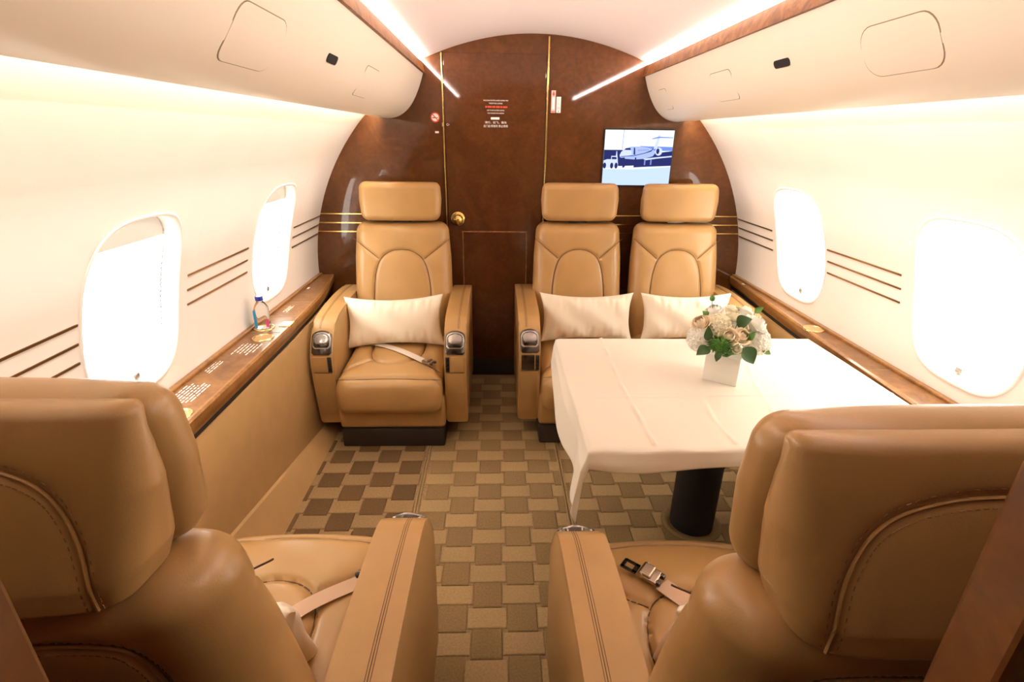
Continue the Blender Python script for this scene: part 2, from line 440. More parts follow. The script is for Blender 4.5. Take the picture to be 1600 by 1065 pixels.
# side walls with window openings, on the cabin's circle
def sup(t, a, b, e=3.2):
    c, s_ = math.cos(t), math.sin(t)
    return (a * math.copysign(abs(c) ** (2 / e), c), b * math.copysign(abs(s_) ** (2 / e), s_))
WA, WB = 0.205, 0.262
def make_wall(side, name, label):
    bm = bmesh.new(); T0, T1 = -0.56, 0.99; t0, t1 = WTH - 0.3, WTH + 0.3; hw = 0.30
    ys = [y for sd, y in WIN if sd == side]; ny_edges = [YN]
    def grid(ya, yb, ta, tb, ny, nt):
        V = [[bm.verts.new(cyl(side, ya + (yb - ya) * i / ny, ta + (tb - ta) * j / nt)) for j in range(nt + 1)] for i in range(ny + 1)]
        for i in range(ny):
            for j in range(nt): bm.faces.new((V[i][j], V[i + 1][j], V[i + 1][j + 1], V[i][j + 1]))
    y = YN
    for yw in ys:
        grid(y, yw - hw, t0, t1, 6, 16); y = yw + hw
        K = 128; R = 5; rings = []
        for r in range(R + 1):
            ring = []
            for k in range(K):
                t = 2 * math.pi * (k + .5) / K; c_, q_ = math.cos(t), math.sin(t)
                rr_ = (abs(c_) ** 3.2 + abs(q_) ** 3.2) ** (-1 / 3.2); u, v = WA * c_ * rr_, WB / RC * q_ * rr_
                m_ = max(abs(u) / hw, abs(v) / 0.3); U, W_ = u / m_, v / m_
                f = r / R; ring.append(bm.verts.new(cyl(side, yw + u + (U - u) * f, WTH + v + (W_ - v) * f)))
            rings.append(ring)
        for r in range(R):
            for k in range(K): bm.faces.new((rings[r][k], rings[r][(k + 1) % K], rings[r + 1][(k + 1) % K], rings[r + 1][k]))
        # the four corner slivers
        for su in (-1, 1):
            for sv in (-1, 1):
                c = bm.verts.new(cyl(side, yw + su * hw, WTH + sv * 0.3))
                best = sorted(rings[R], key=lambda v: (v.co - c.co).length)[:2]
                bm.faces.new((c, best[0], best[1]))
    grid(y, DB + 0.02, t0, t1, 6, 16)
    grid(YN, DB + 0.02, T0, t0, 8, 16); grid(YN, DB + 0.02, t1, T1, 8, 16)
    bmesh.ops.remove_doubles(bm, verts=bm.verts[:], dist=1e-5)
    o = from_bm(name, bm, 'wall', smooth=40)
    return struct(o, label, 'wall')
wl = make_wall(-1, 'wall_left', 'curved cream side wall on the left with two shaded windows')
wr = make_wall(1, 'wall_right', 'curved cream side wall on the right with two shaded windows')
wb = box('wall_rear', (0, YN - 0.02, 0.95), (2.6, 0.04, 2.1), 'burl')
struct(wb, 'plain burl wood wall closing the cabin behind the viewer', 'wall')
# bronze inlay stripes on the side walls
for side, wo, segs in ((-1, wl, ((0.3, 1.185), (1.66, 2.10), (2.60, 3.0))), (1, wr, ((0.3, 1.19), (1.70, 2.13), (2.60, 3.0)))):
    for ya, yb in segs:
        for z in (1.0, 0.95, 0.90):
            th = math.asin((z - ZC) / RC); h = 0.0033 / RC
            V = []; Fc = []
            for y in (ya, yb):
                for t_, off in ((th - h, 0.002), (th - h, -0.0025), (th + h, -0.0025), (th + h, 0.002)): V.append(cyl(side, y, t_, off))
            Fc = [(0, 1, 5, 4), (1, 2, 6, 5), (2, 3, 7, 6), (0, 3, 2, 1), (4, 5, 6, 7)]
            from_pd('inlay_strip', V, Fc, 'inlay', wo, smooth=None)

# windows
WLAB = {(-1, 0): 'large rounded window with glowing pleated shade, left wall nearest the viewer',
        (-1, 1): 'rounded window with pleated shade behind the water bottle, far left',
        (1, 0): 'large rounded window with glowing pleated shade, right wall nearest the viewer',
        (1, 1): 'rounded window with pleated shade on the right wall near the far seats'}
cnt = {-1: 0, 1: 0}
for wi, (sd, yw) in enumerate(WIN):
    K = 72; V = []; Fc = []
    rings = [(1.035, -0.0035), (1.02, -0.006), (0.99, -0.004), (0.965, 0.006), (0.94, 0.022), (0.925, 0.04)]
    for f, off in rings:
        for k in range(K):
            u, v = sup(2 * math.pi * k / K, WA, WB / RC); V.append(cyl(sd, yw + u * f, WTH + v * f, off))
    for r in range(len(rings) - 1):
        for k in range(K): Fc.append((r * K + k, r * K + (k + 1) % K, (r + 1) * K + (k + 1) % K, (r + 1) * K + k))
    root = from_pd('window_%d' % (wi + 1), V, Fc, 'wall', smooth=60)
    struct(root, WLAB[(sd, cnt[sd])], 'window'); cnt[sd] += 1
    # pleated shade
    V = []; Fc = []; n = 56; hv = 0.25 / RC
    for k in range(n + 1):
        t_ = WTH - hv + 2 * hv * k / n; off = 0.046 + (0.007 if k % 2 else 0)
        for y in (yw - 0.20, yw + 0.20): V.append(cyl(sd, y, t_, off))
    for k in range(n): Fc.append((2 * k, 2 * k + 1, 2 * k + 3, 2 * k + 2))
    from_pd('pleated_shade', V, Fc, 'shade', root, smooth=None)
    if sd < 0:
        V = []; Fc = []; n = 22; ta, tb_ = WTH + 0.165 / RC, WTH + 0.252 / RC
        for k in range(n + 1):
            t_ = ta + (tb_ - ta) * k / n; off = 0.036 + (0.0075 if k % 2 else 0)
            for y in (yw - 0.20, yw + 0.20): V.append(cyl(sd, y, t_, off))
        for k in range(n): Fc.append((2 * k, 2 * k + 1, 2 * k + 3, 2 * k + 2))
        from_pd('folded_pleats', V, Fc, 'pleat', root, smooth=None)
    # toothed side tracks of the shade
    for yy in (yw - 0.182, yw + 0.182):
        pts = [cyl(sd, yy + (0.003 if k % 2 else -0.003), WTH - hv * .78 + 2 * hv * .78 * k / 60, 0.039) for k in range(61)]
        tubes('shade_track', [pts], 0.0012, 'chrome', root, n=4)
    p = cyl(sd, yw + 0.015, WTH - 0.232 / RC, 0.028)
    bm = bmesh.new(); add_box(bm, p, (0.014, 0.026, 0.022), 0.006, 3)
    from_bm('shade_pull', bm, 'silver', root)

# ceiling
prof = [(x, 1.922 - 0.36 * x * x) for x in np.linspace(0, 0.56, 22)] + [(0.585, 1.806), (0.61, 1.812), (0.65, 1.80), (0.69, 1.77), (0.71, 1.74), (0.72, 1.688)]
prof = [(-x, z) for x, z in prof[:0:-1]] + prof
ce = extrude_profile('ceiling', prof, YN, DB + 0.02, 'ceiling', closed=False, ny=4)
struct(ce, 'gently arched pinkish white ceiling lit from both edges', 'ceiling')

# ceiling and wall wash lamps (strips of small lamps hidden in the coves)
for sd, word in ((-1, 'left'), (1, 'right')):
    pr = [(0.589, 1.787), (0.600, 1.808), (0.606, 1.806), (0.598, 1.787)]
    o = extrude_profile('ceiling_cove_light', pr, 0.17, DB - 0.01, 'ceil_led', mirror=sd)
    tag(o, 'strip lamp glowing along the %s edge of the ceiling' % word, 'strip light', 'strip lights in the coves')
    pr = [(0.795, 1.592), (0.838, 1.578), (0.838, 1.584), (0.795, 1.598)]
    o = extrude_profile('wall_cove_light', pr, 0.17, DB - 0.01, 'wall_led', mirror=sd)
    tag(o, 'strip lamp washing the top of the %s side wall' % word, 'strip light', 'strip lights in the coves')

# overhead service panels
PSU = [(.584, 1.733), (.597, 1.693), (.615, 1.649), (.638, 1.605), (.664, 1.569), (.696, 1.541), (.735, 1.521), (.78, 1.514), (.82, 1.520)]
cs = np.array(smooth_line(PSU, 2)); cl_ = np.r_[0, np.cumsum(np.hypot(*np.diff(cs, axis=0).T))]
def psu(sd, y, s_, off=0.0):
    x = np.interp(s_, cl_, cs[:, 0]); z = np.interp(s_, cl_, cs[:, 1])
    e = 0.004; tx = np.interp(s_ + e, cl_, cs[:, 0]) - np.interp(s_ - e, cl_, cs[:, 0]); tz = np.interp(s_ + e, cl_, cs[:, 1]) - np.interp(s_ - e, cl_, cs[:, 1])
    l = math.hypot(tx, tz); nx, nz = tz / l, -tx / l
    return Vector((sd * (x + nx * off), y, z + nz * off))
def psu_s(z): return float(np.interp(-z, -cs[:60, 1], cl_[:60]))
def psu_patch(name, sd, y0, y1, s0, s1, r, off, m, parent, base=-0.001):
    cy, cv = (y0 + y1) / 2, (s0 + s1) / 2; O = rrect_outline((y1 - y0) / 2, (s1 - s0) / 2, r, 6); K = len(O); R = 5
    V = []; Fc = []
    for k, (u, v) in enumerate(O): V.append(psu(sd, cy + u, cv + v, base))
    for f in np.linspace(1, 0.0, R + 1):
        for u, v in O: V.append(psu(sd, cy + u * f, cv + v * f, off))
    for j in range(R + 1):
        for k in range(K): Fc.append((j * K + k, j * K + (k + 1) % K, (j + 1) * K + (k + 1) % K, (j + 1) * K + k))
    bm = bmesh.new(); vs = [bm.verts.new(v) for v in V]
    for f in Fc: bm.faces.new([vs[i] for i in f])
    bmesh.ops.remove_doubles(bm, verts=bm.verts[:], dist=1e-6)
    return from_bm(name, bm, m, parent, smooth=40)
for sd, word in ((-1, 'left'), (1, 'right')):
    pr = [tuple(p) for p in cs] + [(.824, 1.526), (.818, 1.534), (.80, 1.535), (.77, 1.545), (.73, 1.60), (.68, 1.70), (.60, 1.737)]
    root = empty('overhead_panel', (sd * 0.7, 1.0, 1.514)); inv = Matrix.Translation(root.location).inverted()
    def adopt(o):
        o.parent = root; o.matrix_parent_inverse = inv; return o
    adopt(extrude_profile('panel_body', pr, YN, DB - 0.002, 'overhead', mirror=sd, ny=2))
    f = [(.588, 1.733), (.572, 1.733), (.585, 1.786), (.600, 1.786)]
    adopt(extrude_profile('burl_fascia', f, YN, DB - 0.002, 'burl_trim', mirror=sd))
    if sd < 0: hs = [(1.0, 1.215, psu_s(1.640), psu_s(1.551), .035), (1.885, 2.075, psu_s(1.642), psu_s(1.556), .02)]
    else: hs = [(1.08, 1.30, psu_s(1.662), psu_s(1.568), .04), (1.985, 2.17, psu_s(1.659), psu_s(1.567), .02), (2.725, 2.83, psu_s(1.655), psu_s(1.568), .012)]
    for y0, y1, s0, s1, r in hs:
        adopt(psu_patch('hatch_gap', sd, y0 - .002, y1 + .002, s0 - .002, s1 + .002, r, 0.0003, 'groove', None))
        h = adopt(psu_patch('hatch', sd, y0, y1, s0, s1, r, 0.0012, 'overhead', None))
    y0, y1, za, zb = (1.495, 1.575, 1.626, 1.606) if sd < 0 else (1.60, 1.685, 1.647, 1.627)
    adopt(psu_patch('sensor_window', sd, y0, y1, psu_s(za), psu_s(zb), .010, 0.003, 'black', None))
    tag(root, 'long cream overhead panel with burl edge above the %s windows' % word, 'overhead panel')

# far bulkhead
bk = box('wall_far', (0, DB + 0.03, 0.97), (2.7, 0.06, 2.05), 'burl')
struct(bk, 'glossy dark burl wood bulkhead wall at the end of the cabin', 'wall')
for xa, xb in ((-1.235, -0.93), (0.40, 0.70), (0.95, 1.235)):
    for z in (1.012, 0.962, 0.912):
        box('inlay_strip', ((xa + xb) / 2, DB - 0.001, z), (xb - xa, 0.004, 0.006), 'brass', bk)
# door in the bulkhead
DL, DR = -0.483, 0.066
dz = box('door_1', ((DL + DR) / 2, DB - 0.003, 0.915), (DR - DL - 0.012, 0.012, 1.83), 'burl_door', None, 0.002)
struct(dz, 'dark burl wood door with brass knob between the far seats', 'door')
def dchild(o): o.parent = dz; return o
for c, s_ in (((-0.397, DB - .0095, 0.47), (0.008, 0.006, 0.90)), ((-0.024, DB - .0095, 0.47), (0.008, 0.006, 0.90)), ((-0.21, DB - .0095, 0.916), (0.38, 0.006, 0.008))):
    dchild(box('panel_moulding', c, s_, 'burl_trim', None, 0.002))
dchild(box('kick_plate', (-0.21, DB - 0.011, 0.06), (DR - DL - .02, 0.006, 0.11), 'darkbase', None, 0.002))
k = lathe('knob_rosette', [(0.034, 0), (0.034, 0.004), (0.030, 0.008), (0.020, 0.010)], 'brass', None, (-0.421, DB - 0.009, 0.99), axis='y'); dchild(k)
k.scale = (1.15, 1, 1.15)
k2 = lathe('door_knob', [(0.011, 0.008), (0.011, 0.024), (0.020, 0.030), (0.0245, 0.040), (0.022, 0.050), (0.013, 0.056), (0.003, 0.058)], 'brass', None, (-0.421, DB - 0.009, 0.99), axis='y'); dchild(k2); k2.scale = (1.15, 1.1, 1.15)
tr = box('trim_1', (DL - 0.003, DB - 0.004, 0.915), (0.006, 0.014, 1.83), 'brass', None, 0.001); struct(tr, 'slim vertical brass strip along the left edge of the door', 'trim')
tr = box('trim_2', (DR + 0.004, DB - 0.004, 0.955), (0.008, 0.014, 1.91), 'brass', None, 0.001); struct(tr, 'slim vertical brass strip along the right edge of the door', 'trim')
la = box('door_latch', (DL - 0.005, DB - 0.011, 1.487), (0.010, 0.012, 0.020), 'brass', None, 0.002); tag(la, 'small brass latch on the strip beside the smoking sign', 'latch')

# near partition that frames the view (two burl posts either side of the opening)
for sd, xe, word in ((-1, -0.515, 'left'), (1, 0.122, 'right')):
    xp = xe + sd * 0.077; PH = 1.27
    root = box('wall_near_' + word, ((xp + sd * 1.12) / 2, 0.235, PH / 2), (abs(sd * 1.12 - xp), 0.03, PH), 'burl')
    struct(root, 'low burl wood divider behind the near seat at the %s edge of the view' % word, 'wall')
    box('end_post', (xe + sd * 0.030, 0.236, PH / 2), (0.060, 0.042, PH), 'burl_post', root, 0.004)
    box('shadow_gap', (xe + sd * 0.0685, 0.236, PH / 2), (0.0175, 0.022, PH - .002), 'black', root)
    box('top_rail', ((xe + sd * 1.12) / 2, 0.236, PH + 0.011), (abs(sd * 1.12 - xe), 0.05, 0.022), 'burl_post', root, 0.006)

# dado and kick panels below the ledges
for sd, wo, xi in ((-1, wl, 1.085), (1, wr, 1.16)):
    pr = [(xi + .012, 0.585), (xi + .004, 0.56), (xi, 0.30), (xi, 0.0), (xi + .03, 0.0), (xi + .04, 0.585)]
    o = extrude_profile('dado_panel', pr, YN, DB - 0.005, 'dado', wo, mirror=sd)
    V = []; Fc = []
    for y, z in ((YN, 0.30), (1.30, 0.205), (2.30, 0.045), (DB - .01, 0.03)):
        V += [(sd * (xi - .001), y, z), (sd * (xi - .012), y, z - .004), (sd * (xi - 0.068), y, 0.0), (sd * (xi - .001), y, 0.0)]
    for j in range(3):
        for k in range(4): Fc.append((j * 4 + k, j * 4 + (k + 1) % 4, j * 4 + 4 + (k + 1) % 4, j * 4 + 4 + k))
    Fc += [(0, 1, 2, 3), (15, 14, 13, 12)]
    bm = bmesh.new(); vs = [bm.verts.new(v) for v in V]
    for f in Fc: bm.faces.new([vs[i] for i in f])
    from_bm('kick_panel', bm, 'dado', wo)

# side ledges
def ledge(sd, inner, label):
    """inner: list of (y, |x|) of the aisle side edge"""
    root = empty('side_ledge', (sd * 1.17, 2.0, 0.60)); inv = Matrix.Translation(root.location).inverted()
    def adopt(o): o.parent = root; o.matrix_parent_inverse = inv; return o
    inn = smooth_line(inner, 3)
    def slab(name, dx, z0, z1, m, outer=1.262, bev=0.0):
        bm = bmesh.new(); A = []
        for y, x in inn: A.append((sd * (x + dx), y))
        for y in (inn[-1][0], inn[0][0]): A.append((sd * outer, y))
        lo = [bm.verts.new((x, y, z0)) for x, y in A]; hi = [bm.verts.new((x, y, z1)) for x, y in A]; n = len(A)
        bm.faces.new(lo); t = bm.faces.new(hi[::-1])
        for k in range(n): bm.faces.new((lo[k], lo[(k + 1) % n], hi[(k + 1) % n], hi[k]))
        if bev: bmesh.ops.bevel(bm, geom=list(t.edges), offset=bev, segments=2, affect='EDGES')
        return adopt(from_bm(name, bm, m))
    slab('ledge_top', 0.006, 0.634, 0.660, 'burl_ledge', bev=0.002)
    # rounded burl nosing along the aisle side
    V = []; Fc = []
    pr = [(0.012, 0.661), (0.004, 0.661), (-0.003, 0.655), (-0.004, 0.640), (0.0, 0.618), (0.006, 0.606), (0.02, 0.606)]; n = len(pr)
    for y, x in inn:
        for dx, z in pr: V.append((sd * (x + dx), y, z))
    for j in range(len(inn) - 1):
        for k in range(n): Fc.append((j * n + k, j * n + (k + 1) % n, (j + 1) * n + (k + 1) % n, (j + 1) * n + k))
    bm = bmesh.new(); vs = [bm.verts.new(v) for v in V]
    for f in Fc: bm.faces.new([vs[i] for i in f])
    adopt(from_bm('ledge_nosing', bm, 'burl_nose'))
    slab('shadow_gap', 0.012, 0.582, 0.608, 'black')
    # back upstand against the wall
    adopt(box('back_rail', (sd * 1.243, (inn[0][0] + inn[-1][0]) / 2, 0.663), (0.022, inn[-1][0] - inn[0][0], 0.014), 'burl_nose', None, 0.004))
    tag(root, label, 'ledge')
    return root, adopt
lroot, ladopt = ledge(-1, [(0.26, 1.08), (1.3, 1.085), (2.2, 1.092), (2.65, 1.112), (DB - .005, 1.17)], 'burl wood side ledge with gold cup holders under the left windows')
rroot, radopt = ledge(1, [(0.26, 1.115), (1.2, 1.118), (1.6, 1.135), (2.3, 1.17), (DB - .005, 1.225)], 'burl wood side ledge running behind the table under the right windows')
def cup_holder(adopt, x, y, r=0.042):
    o = lathe('cup_holder', [(r - .009, -0.004), (r - .009, 0.0005), (r - .006, 0.004), (r - .002, 0.004), (r, 0.0005), (r, -0.003)], 'gold', None, (x, y, 0.660), n=40); adopt(o)
    o = lathe('cup_well', [(r - .0085, 0.0), (r - .0085, 0.0012)], 'dado', None, (x, y, 0.660), n=40); adopt(o)
cup_holder(ladopt, -1.150, 1.965); cup_holder(ladopt, -1.195, 2.085, 0.044); cup_holder(ladopt, -1.135, 1.345, 0.038)
cup_holder(radopt, 1.195, 2.075, 0.044)
ladopt(box('outlet_box', (-1.115, 2.13, 0.6615), (0.050, 0.060, 0.005), 'gold', None, 0.002))
ladopt(box('outlet_insert', (-1.115, 2.13, 0.664), (0.036, 0.046, 0.003), 'white', None, 0.001))
for x, y, a in ((-1.115, 2.122, 0), (-1.118, 2.135, 0)):
    ladopt(box('socket_slot', (x, y, 0.6658), (0.005, 0.006, 0.001), 'brass', None))
for ad, sd, y in ((ladopt, -1, 2.70), (radopt, 1, 2.81)):
    ad(box('white_tab', (sd * 1.215, y, 0.661), (0.010, 0.026, 0.002), 'white', None))
for ad, sd, y, xi in ((ladopt, -1, 2.45, 1.10), (ladopt, -1, 2.235, 1.10), (radopt, 1, 2.30, 1.175), (radopt, 1, 1.65, 1.145), (ladopt, -1, 2.03, 1.10)):
    ad(box('ledge_joint', (sd * (xi + 1.235) / 2, y, 0.6603), (1.235 - xi, 0.003, 0.0012), 'groove', None))
def print_block(adopt, x0, x1, y0, y1, rows, seed, fill=0.9):
    """lines of small white print reading along the ledge"""
    rg = random.Random(seed); bm = bmesh.new(); dx = (x1 - x0) / rows
    for r in range(rows):
        x = x0 + dx * (r + .5); ya = y0 + rg.uniform(0, .25) * (y1 - y0); yb = y1 - rg.uniform(0, .3) * (y1 - y0) * (2 - 2 * fill + .3)
        y = ya
        while y < yb:
            l = min(rg.uniform(.010, .030), yb - y)
            add_box(bm, (x, y + l / 2, 0.6606), (dx * .30, l, 0.0008)); y += l + .007
    adopt(from_bm('printed_notice', bm, 'white', None, smooth=None))
print_block(ladopt, -1.222, -1.140, 1.40, 1.56, 7, 1)
print_block(ladopt, -1.222, -1.190, 1.62, 1.74, 3, 2)
print_block(ladopt, -1.205, -1.120, 1.79, 1.91, 6, 3)
print_block(ladopt, -1.20, -1.175, 2.29, 2.39, 3, 4)

# ------------------------------------------------------------------ seats
def make_seat(name, label, loc, rz, k=1.0, arms=(-1, 1), group='tan leather cabin seats', detail=False, ax=0.310, rec=0.0, hdz=0.0, cf=0.02, drawer='leather'):
    cr, sr = math.cos(rec), math.sin(rec)
    def rc(x, y, z):                     # recline about the hip
        dy, dz_ = y + .50, z - .42
        return (x, -.50 + dy * cr - dz_ * sr, .42 + dy * sr + dz_ * cr)
    root = empty(name, loc, rz); tag(root, label, 'seat', group)
    # plinth and lower body
    box('plinth', (0, -0.30, 0.05), (0.50 * k, 0.50, 0.10), 'darkbase', root, 0.01)  # seat base; its near-black colour also stands in for shade beneath the seat
    box('lower_body', (0, -0.32, 0.185), (0.51 * k, 0.53, 0.17), 'leather', root, 0.02, 3)
    # seat cushion
    W = 0.247 * k
    arch = smooth_line([(-.135 * k, -.52), (-.135 * k, -.34), (-.125 * k, -.25), (-.085 * k, -.18), (0, -.155), (.085 * k, -.18), (.125 * k, -.25), (.135 * k, -.34), (.135 * k, -.52)], 3)
    wings = [smooth_line([(s_ * .105 * k, -.205), (s_ * .17 * k, -.165), (s_ * (W - .01), -.105)], 2) for s_ in (-1, 1)]
    front = [[(-W + .006, cf - .060), (-W * .6, cf - .046), (0, cf - .042), (W * .6, cf - .046), (W - .006, cf - .060)]]
    sm = [arch] + wings + [smooth_line(front[0], 2)]
    nf = lambda q: 0.372 + 0.030 * min(1, max(0, -q) / 0.5)
    c = Pad(-.55, cf, lambda q: W, nf, lambda q: 0.17, 0.05, 0.02, 0.068, crown=0.020, seams=sm, ns=90, N=170, depth=.008, puff=.012, mp=lambda x, q, n: (x, q, n))
    cu = c.build('seat_cushion', 'leather', root)
    tubes('seam_piping', c.lines3(sm, sink=0.0035), 0.0015, 'leather_seam', cu, n=5)
    # backrest
    wk = lambda z: k * float(np.interp(z, [.34, .60, .82, .96, 1.00], [.25, .262, .258, .247, .243]))
    bf = lambda z: -.50 - .235 * (z - .42)
    bt = lambda z: 0.155 - 0.05 * (z - .4) / .63
    arch = smooth_line([(-.158 * k, .40), (-.155 * k, .60), (-.145 * k, .73), (-.118 * k, .82), (-.06 * k, .862), (0, .870), (.06 * k, .862), (.118 * k, .82), (.145 * k, .73), (.155 * k, .60), (.158 * k, .40)], 3)
    wings = [[(s_ * .122 * k, .822), (s_ * .255 * k, .922)] for s_ in (-1, 1)]
    bs = smooth_line([(-.175 * k, .36), (-.175 * k, .80), (-.170 * k, .90), (-.14 * k, .945), (0, .952), (.14 * k, .945), (.170 * k, .90), (.175 * k, .80), (.175 * k, .36)], 3)
    b = Pad(.34, 1.00, wk, bf, bt, .058, .02, .048, crown=.014, seams=[arch] + wings, bseams=[bs], bcrown=.03, ns=110, N=170, depth=.007, puff=.006, mp=lambda x, q, n: rc(x, n, q))
    bo = b.build('backrest', 'leather', root)
    tubes('seam_piping', b.lines3([arch] + wings, sink=0.0035), 0.0015, 'leather_seam', bo, n=5)
    if detail:
        tubes('seam_piping', b.lines3([bs], back=True, sink=0.001), 0.0024, 'leather', bo, n=6)
        tubes('stitching', b.stitches([bs], 0.011) + b.stitches([bs], -0.011), 0.0007, 'stitch', bo, n=4)
    # headrest: face cushion and wedge-shaped rear shell
    hk = 0.5 + 0.5 * k
    hw = lambda z: hk * float(np.interp(z, [1.012, 1.05, 1.12, 1.208], [.200, .209, .215, .209]))
    h = Pad(1.012, 1.208, hw, lambda z: -.622 - .06 * (z - 1.05), lambda z: .070, .034, .032, .034, crown=.012, bcrown=0.0, ns=60, N=120, mp=lambda x, q, n: rc(x, n, q + hdz))
    ho = h.build('headrest', 'leather', root)
    sw = lambda z: hk * float(np.interp(z, [1.012, 1.05, 1.12, 1.206], [.186, .201, .208, .196]))
    st = lambda z: float(np.interp(z, [1.012, 1.04, 1.15, 1.18, 1.206], [.092, .088, .048, .036, .024]))
    tp = lambda x, q, n: rc(x * (1 - .5 * max(0, -.69 - n)), n, q + hdz)
    hs = smooth_line([(-.168, 1.018), (-.163, 1.045), (-.152, 1.092), (-.122, 1.136), (-.065, 1.155), (0, 1.159), (.065, 1.155), (.122, 1.136), (.152, 1.092), (.163, 1.045), (.168, 1.018)], 3)
    h2 = Pad(1.012, 1.204, sw, lambda z: -.676, st, .030, .008, .011, crown=0, bcrown=.006, bseams=[hs], ns=80, N=150, depth=.003, puff=.004, mp=tp)
    h2.build('headrest_shell', 'leather', ho)
    if detail:
        tubes('seam_piping', h2.lines3([hs], back=True, sink=0.0), 0.0018, 'leather', ho, n=6)
        tubes('stitching', h2.stitches([hs], 0.008) + h2.stitches([hs], -0.008), 0.0006, 'stitch', ho, n=4)
    box('headrest_slide', rc(0, -.69, 0.99), (0.10, 0.02, 0.06), 'chrome', root, 0.004)
    # armrests
    prof = smooth_line([(-.76, .63), (-.60, .645), (-.40, .640), (-.24, .625), (-.195, .612), (-.150, .585), (-.085, .485), (-.075, .43), (-.080, .30), (-.110, .105)], 2)
    prof = [tuple(p) for p in prof] + [(-.70, .105), (-.76, .16)]
    for sgn in arms:
        bm = bmesh.new(); hw_ = 0.052
        A = [bm.verts.new((sgn * ax - hw_, y, z)) for y, z in prof]; B = [bm.verts.new((sgn * ax + hw_, y, z)) for y, z in prof]; n = len(A)
        fa = bm.faces.new(A); fb = bm.faces.new(B[::-1])
        for i in range(n): bm.faces.new((A[i], B[i], B[(i + 1) % n], A[(i + 1) % n]))
        bmesh.ops.bevel(bm, geom=list(fa.edges) + list(fb.edges), offset=.036, segments=6, affect='EDGES', profile=.5, clamp_overlap=True)
        ao = from_bm('armrest', bm, 'leather', root, smooth=50)
        # control bezel on the sloping nose
        P0 = Vector((sgn * ax, -.089, .480)); P1 = Vector((sgn * ax, -.154, .590)); td = (P1 - P0).normalized(); nd = Vector((0, -td.z, td.y)); nd = -nd if nd.y < 0 else nd
        xd = Vector((-1, 0, 0))
        if xd.cross(td).dot(nd) < 0: xd = -xd
        def arched(a, t0, t1, r):
            O = [(-a, t0 + .01), (-a + .01, t0), (a - .01, t0), (a, t0 + .01)]
            for i in range(0, 13):
                t_ = math.pi * i / 12; O.append((a * math.cos(t_) if 0 < i < 12 else math.copysign(a, math.cos(t_)), t1 - r + r * math.sin(t_) ** .8))
            return O
        bz = plate('control_bezel', arched(.046, -.004, .112, .030), P0 + nd * 0.001, xd, td, .008, 'chrome', ao, .003)
        plate('control_rim', arched(.041, .024, .104, .028), P0 + nd * 0.006, xd, td, .005, 'silver', ao, .002)
        plate('control_dial', arched(.037, .030, .098, .026), P0 + nd * 0.007, xd, td, .0065, 'chrome', ao, .002)
        plate('control_pad', arched(.033, .046, .094, .022), P0 + nd * 0.008, xd, td, .012, 'silver', ao, .006, 3)
        # front drawer panel, button strip and lower panel
        inn = -sgn
        fx = lambda z: float(np.interp(z, [.105, .30, .43, .50], [-.110, -.080, -.075, -.082])) + .0005
        def fpanel(nm, xa, xb, za, zb, mm, th=.0035):
            td2 = Vector((0, fx(zb) - fx(za), zb - za))
            plate(nm, [(xa, 0), (xb, 0), (xb, td2.length), (xa, td2.length)] if True else None, (sgn * ax, fx(za), za), (-1, 0, 0), td2, th, mm, ao, .0015)
        # x here is measured along -X
        fpanel('button_strip', -inn * .036 - .009, -inn * .036 + .009, .395, .470, 'black', .004)
        for zz in (.410, .432, .454):
            fpanel('button', -inn * .036 - .005, -inn * .036 + .005, zz - .006, zz + .006, 'chrome', .0065)
        fpanel('drawer_front', -.040 if inn < 0 else -.022 , .022 if inn < 0 else .040, .395, .470, drawer)
        fpanel('front_panel', -.040, .040, .16, .388, 'leather')
        tubes('panel_line', [[(sgn * ax - .043, fx(.3915) + .001, .3915), (sgn * ax + .043, fx(.3915) + .001, .3915)]], .0016, 'leather_seam', ao, n=4)
        # sewn double seam along the outer shoulder of the arm
        top = [(y, z) for y, z in prof[:-2] if z > .58]
        for dx in (.010, .0145, .019):
            tubes('stitching' if dx != .0145 else 'seam_piping', [[(sgn * (ax + dx), y, z + (.0004 if dx != .0145 else -.0002)) for y, z in top]], .0007 if dx != .0145 else .0010, 'stitch' if dx != .0145 else 'leather_seam', ao, n=4)
    return root, c
LS = 'tan leather seats facing each other'
s1, c1 = make_seat('cabin_seat', 'single tan leather armchair by the left wall facing the viewer', (-0.705, 2.125, 0), math.pi, 1.0, (-1, 1))
s2, c2 = make_seat('cabin_seat', 'tan leather seat nearest the door at the far side of the table', (0.245, 2.15, 0), math.pi, 0.93, (1,), ax=0.287, drawer='chrome')
s3, c3 = make_seat('cabin_seat', 'tan leather window seat at the far side of the table behind the flowers', (0.785, 2.15, 0), math.pi, 0.93, (-1,), ax=0.275)
s4, c4 = make_seat('cabin_seat', 'tan leather seat seen from behind at the lower left', (-0.744, 1.14, 0), 0, 1.0, (-1, 1), detail=True, ax=0.328, hdz=-.013, cf=.04)
s5, c5 = make_seat('cabin_seat', 'tan leather seat seen from behind at the lower right', (0.263, 1.09, 0), 0, 0.97, (-1,), detail=True, ax=0.274, hdz=-.022, cf=.05)

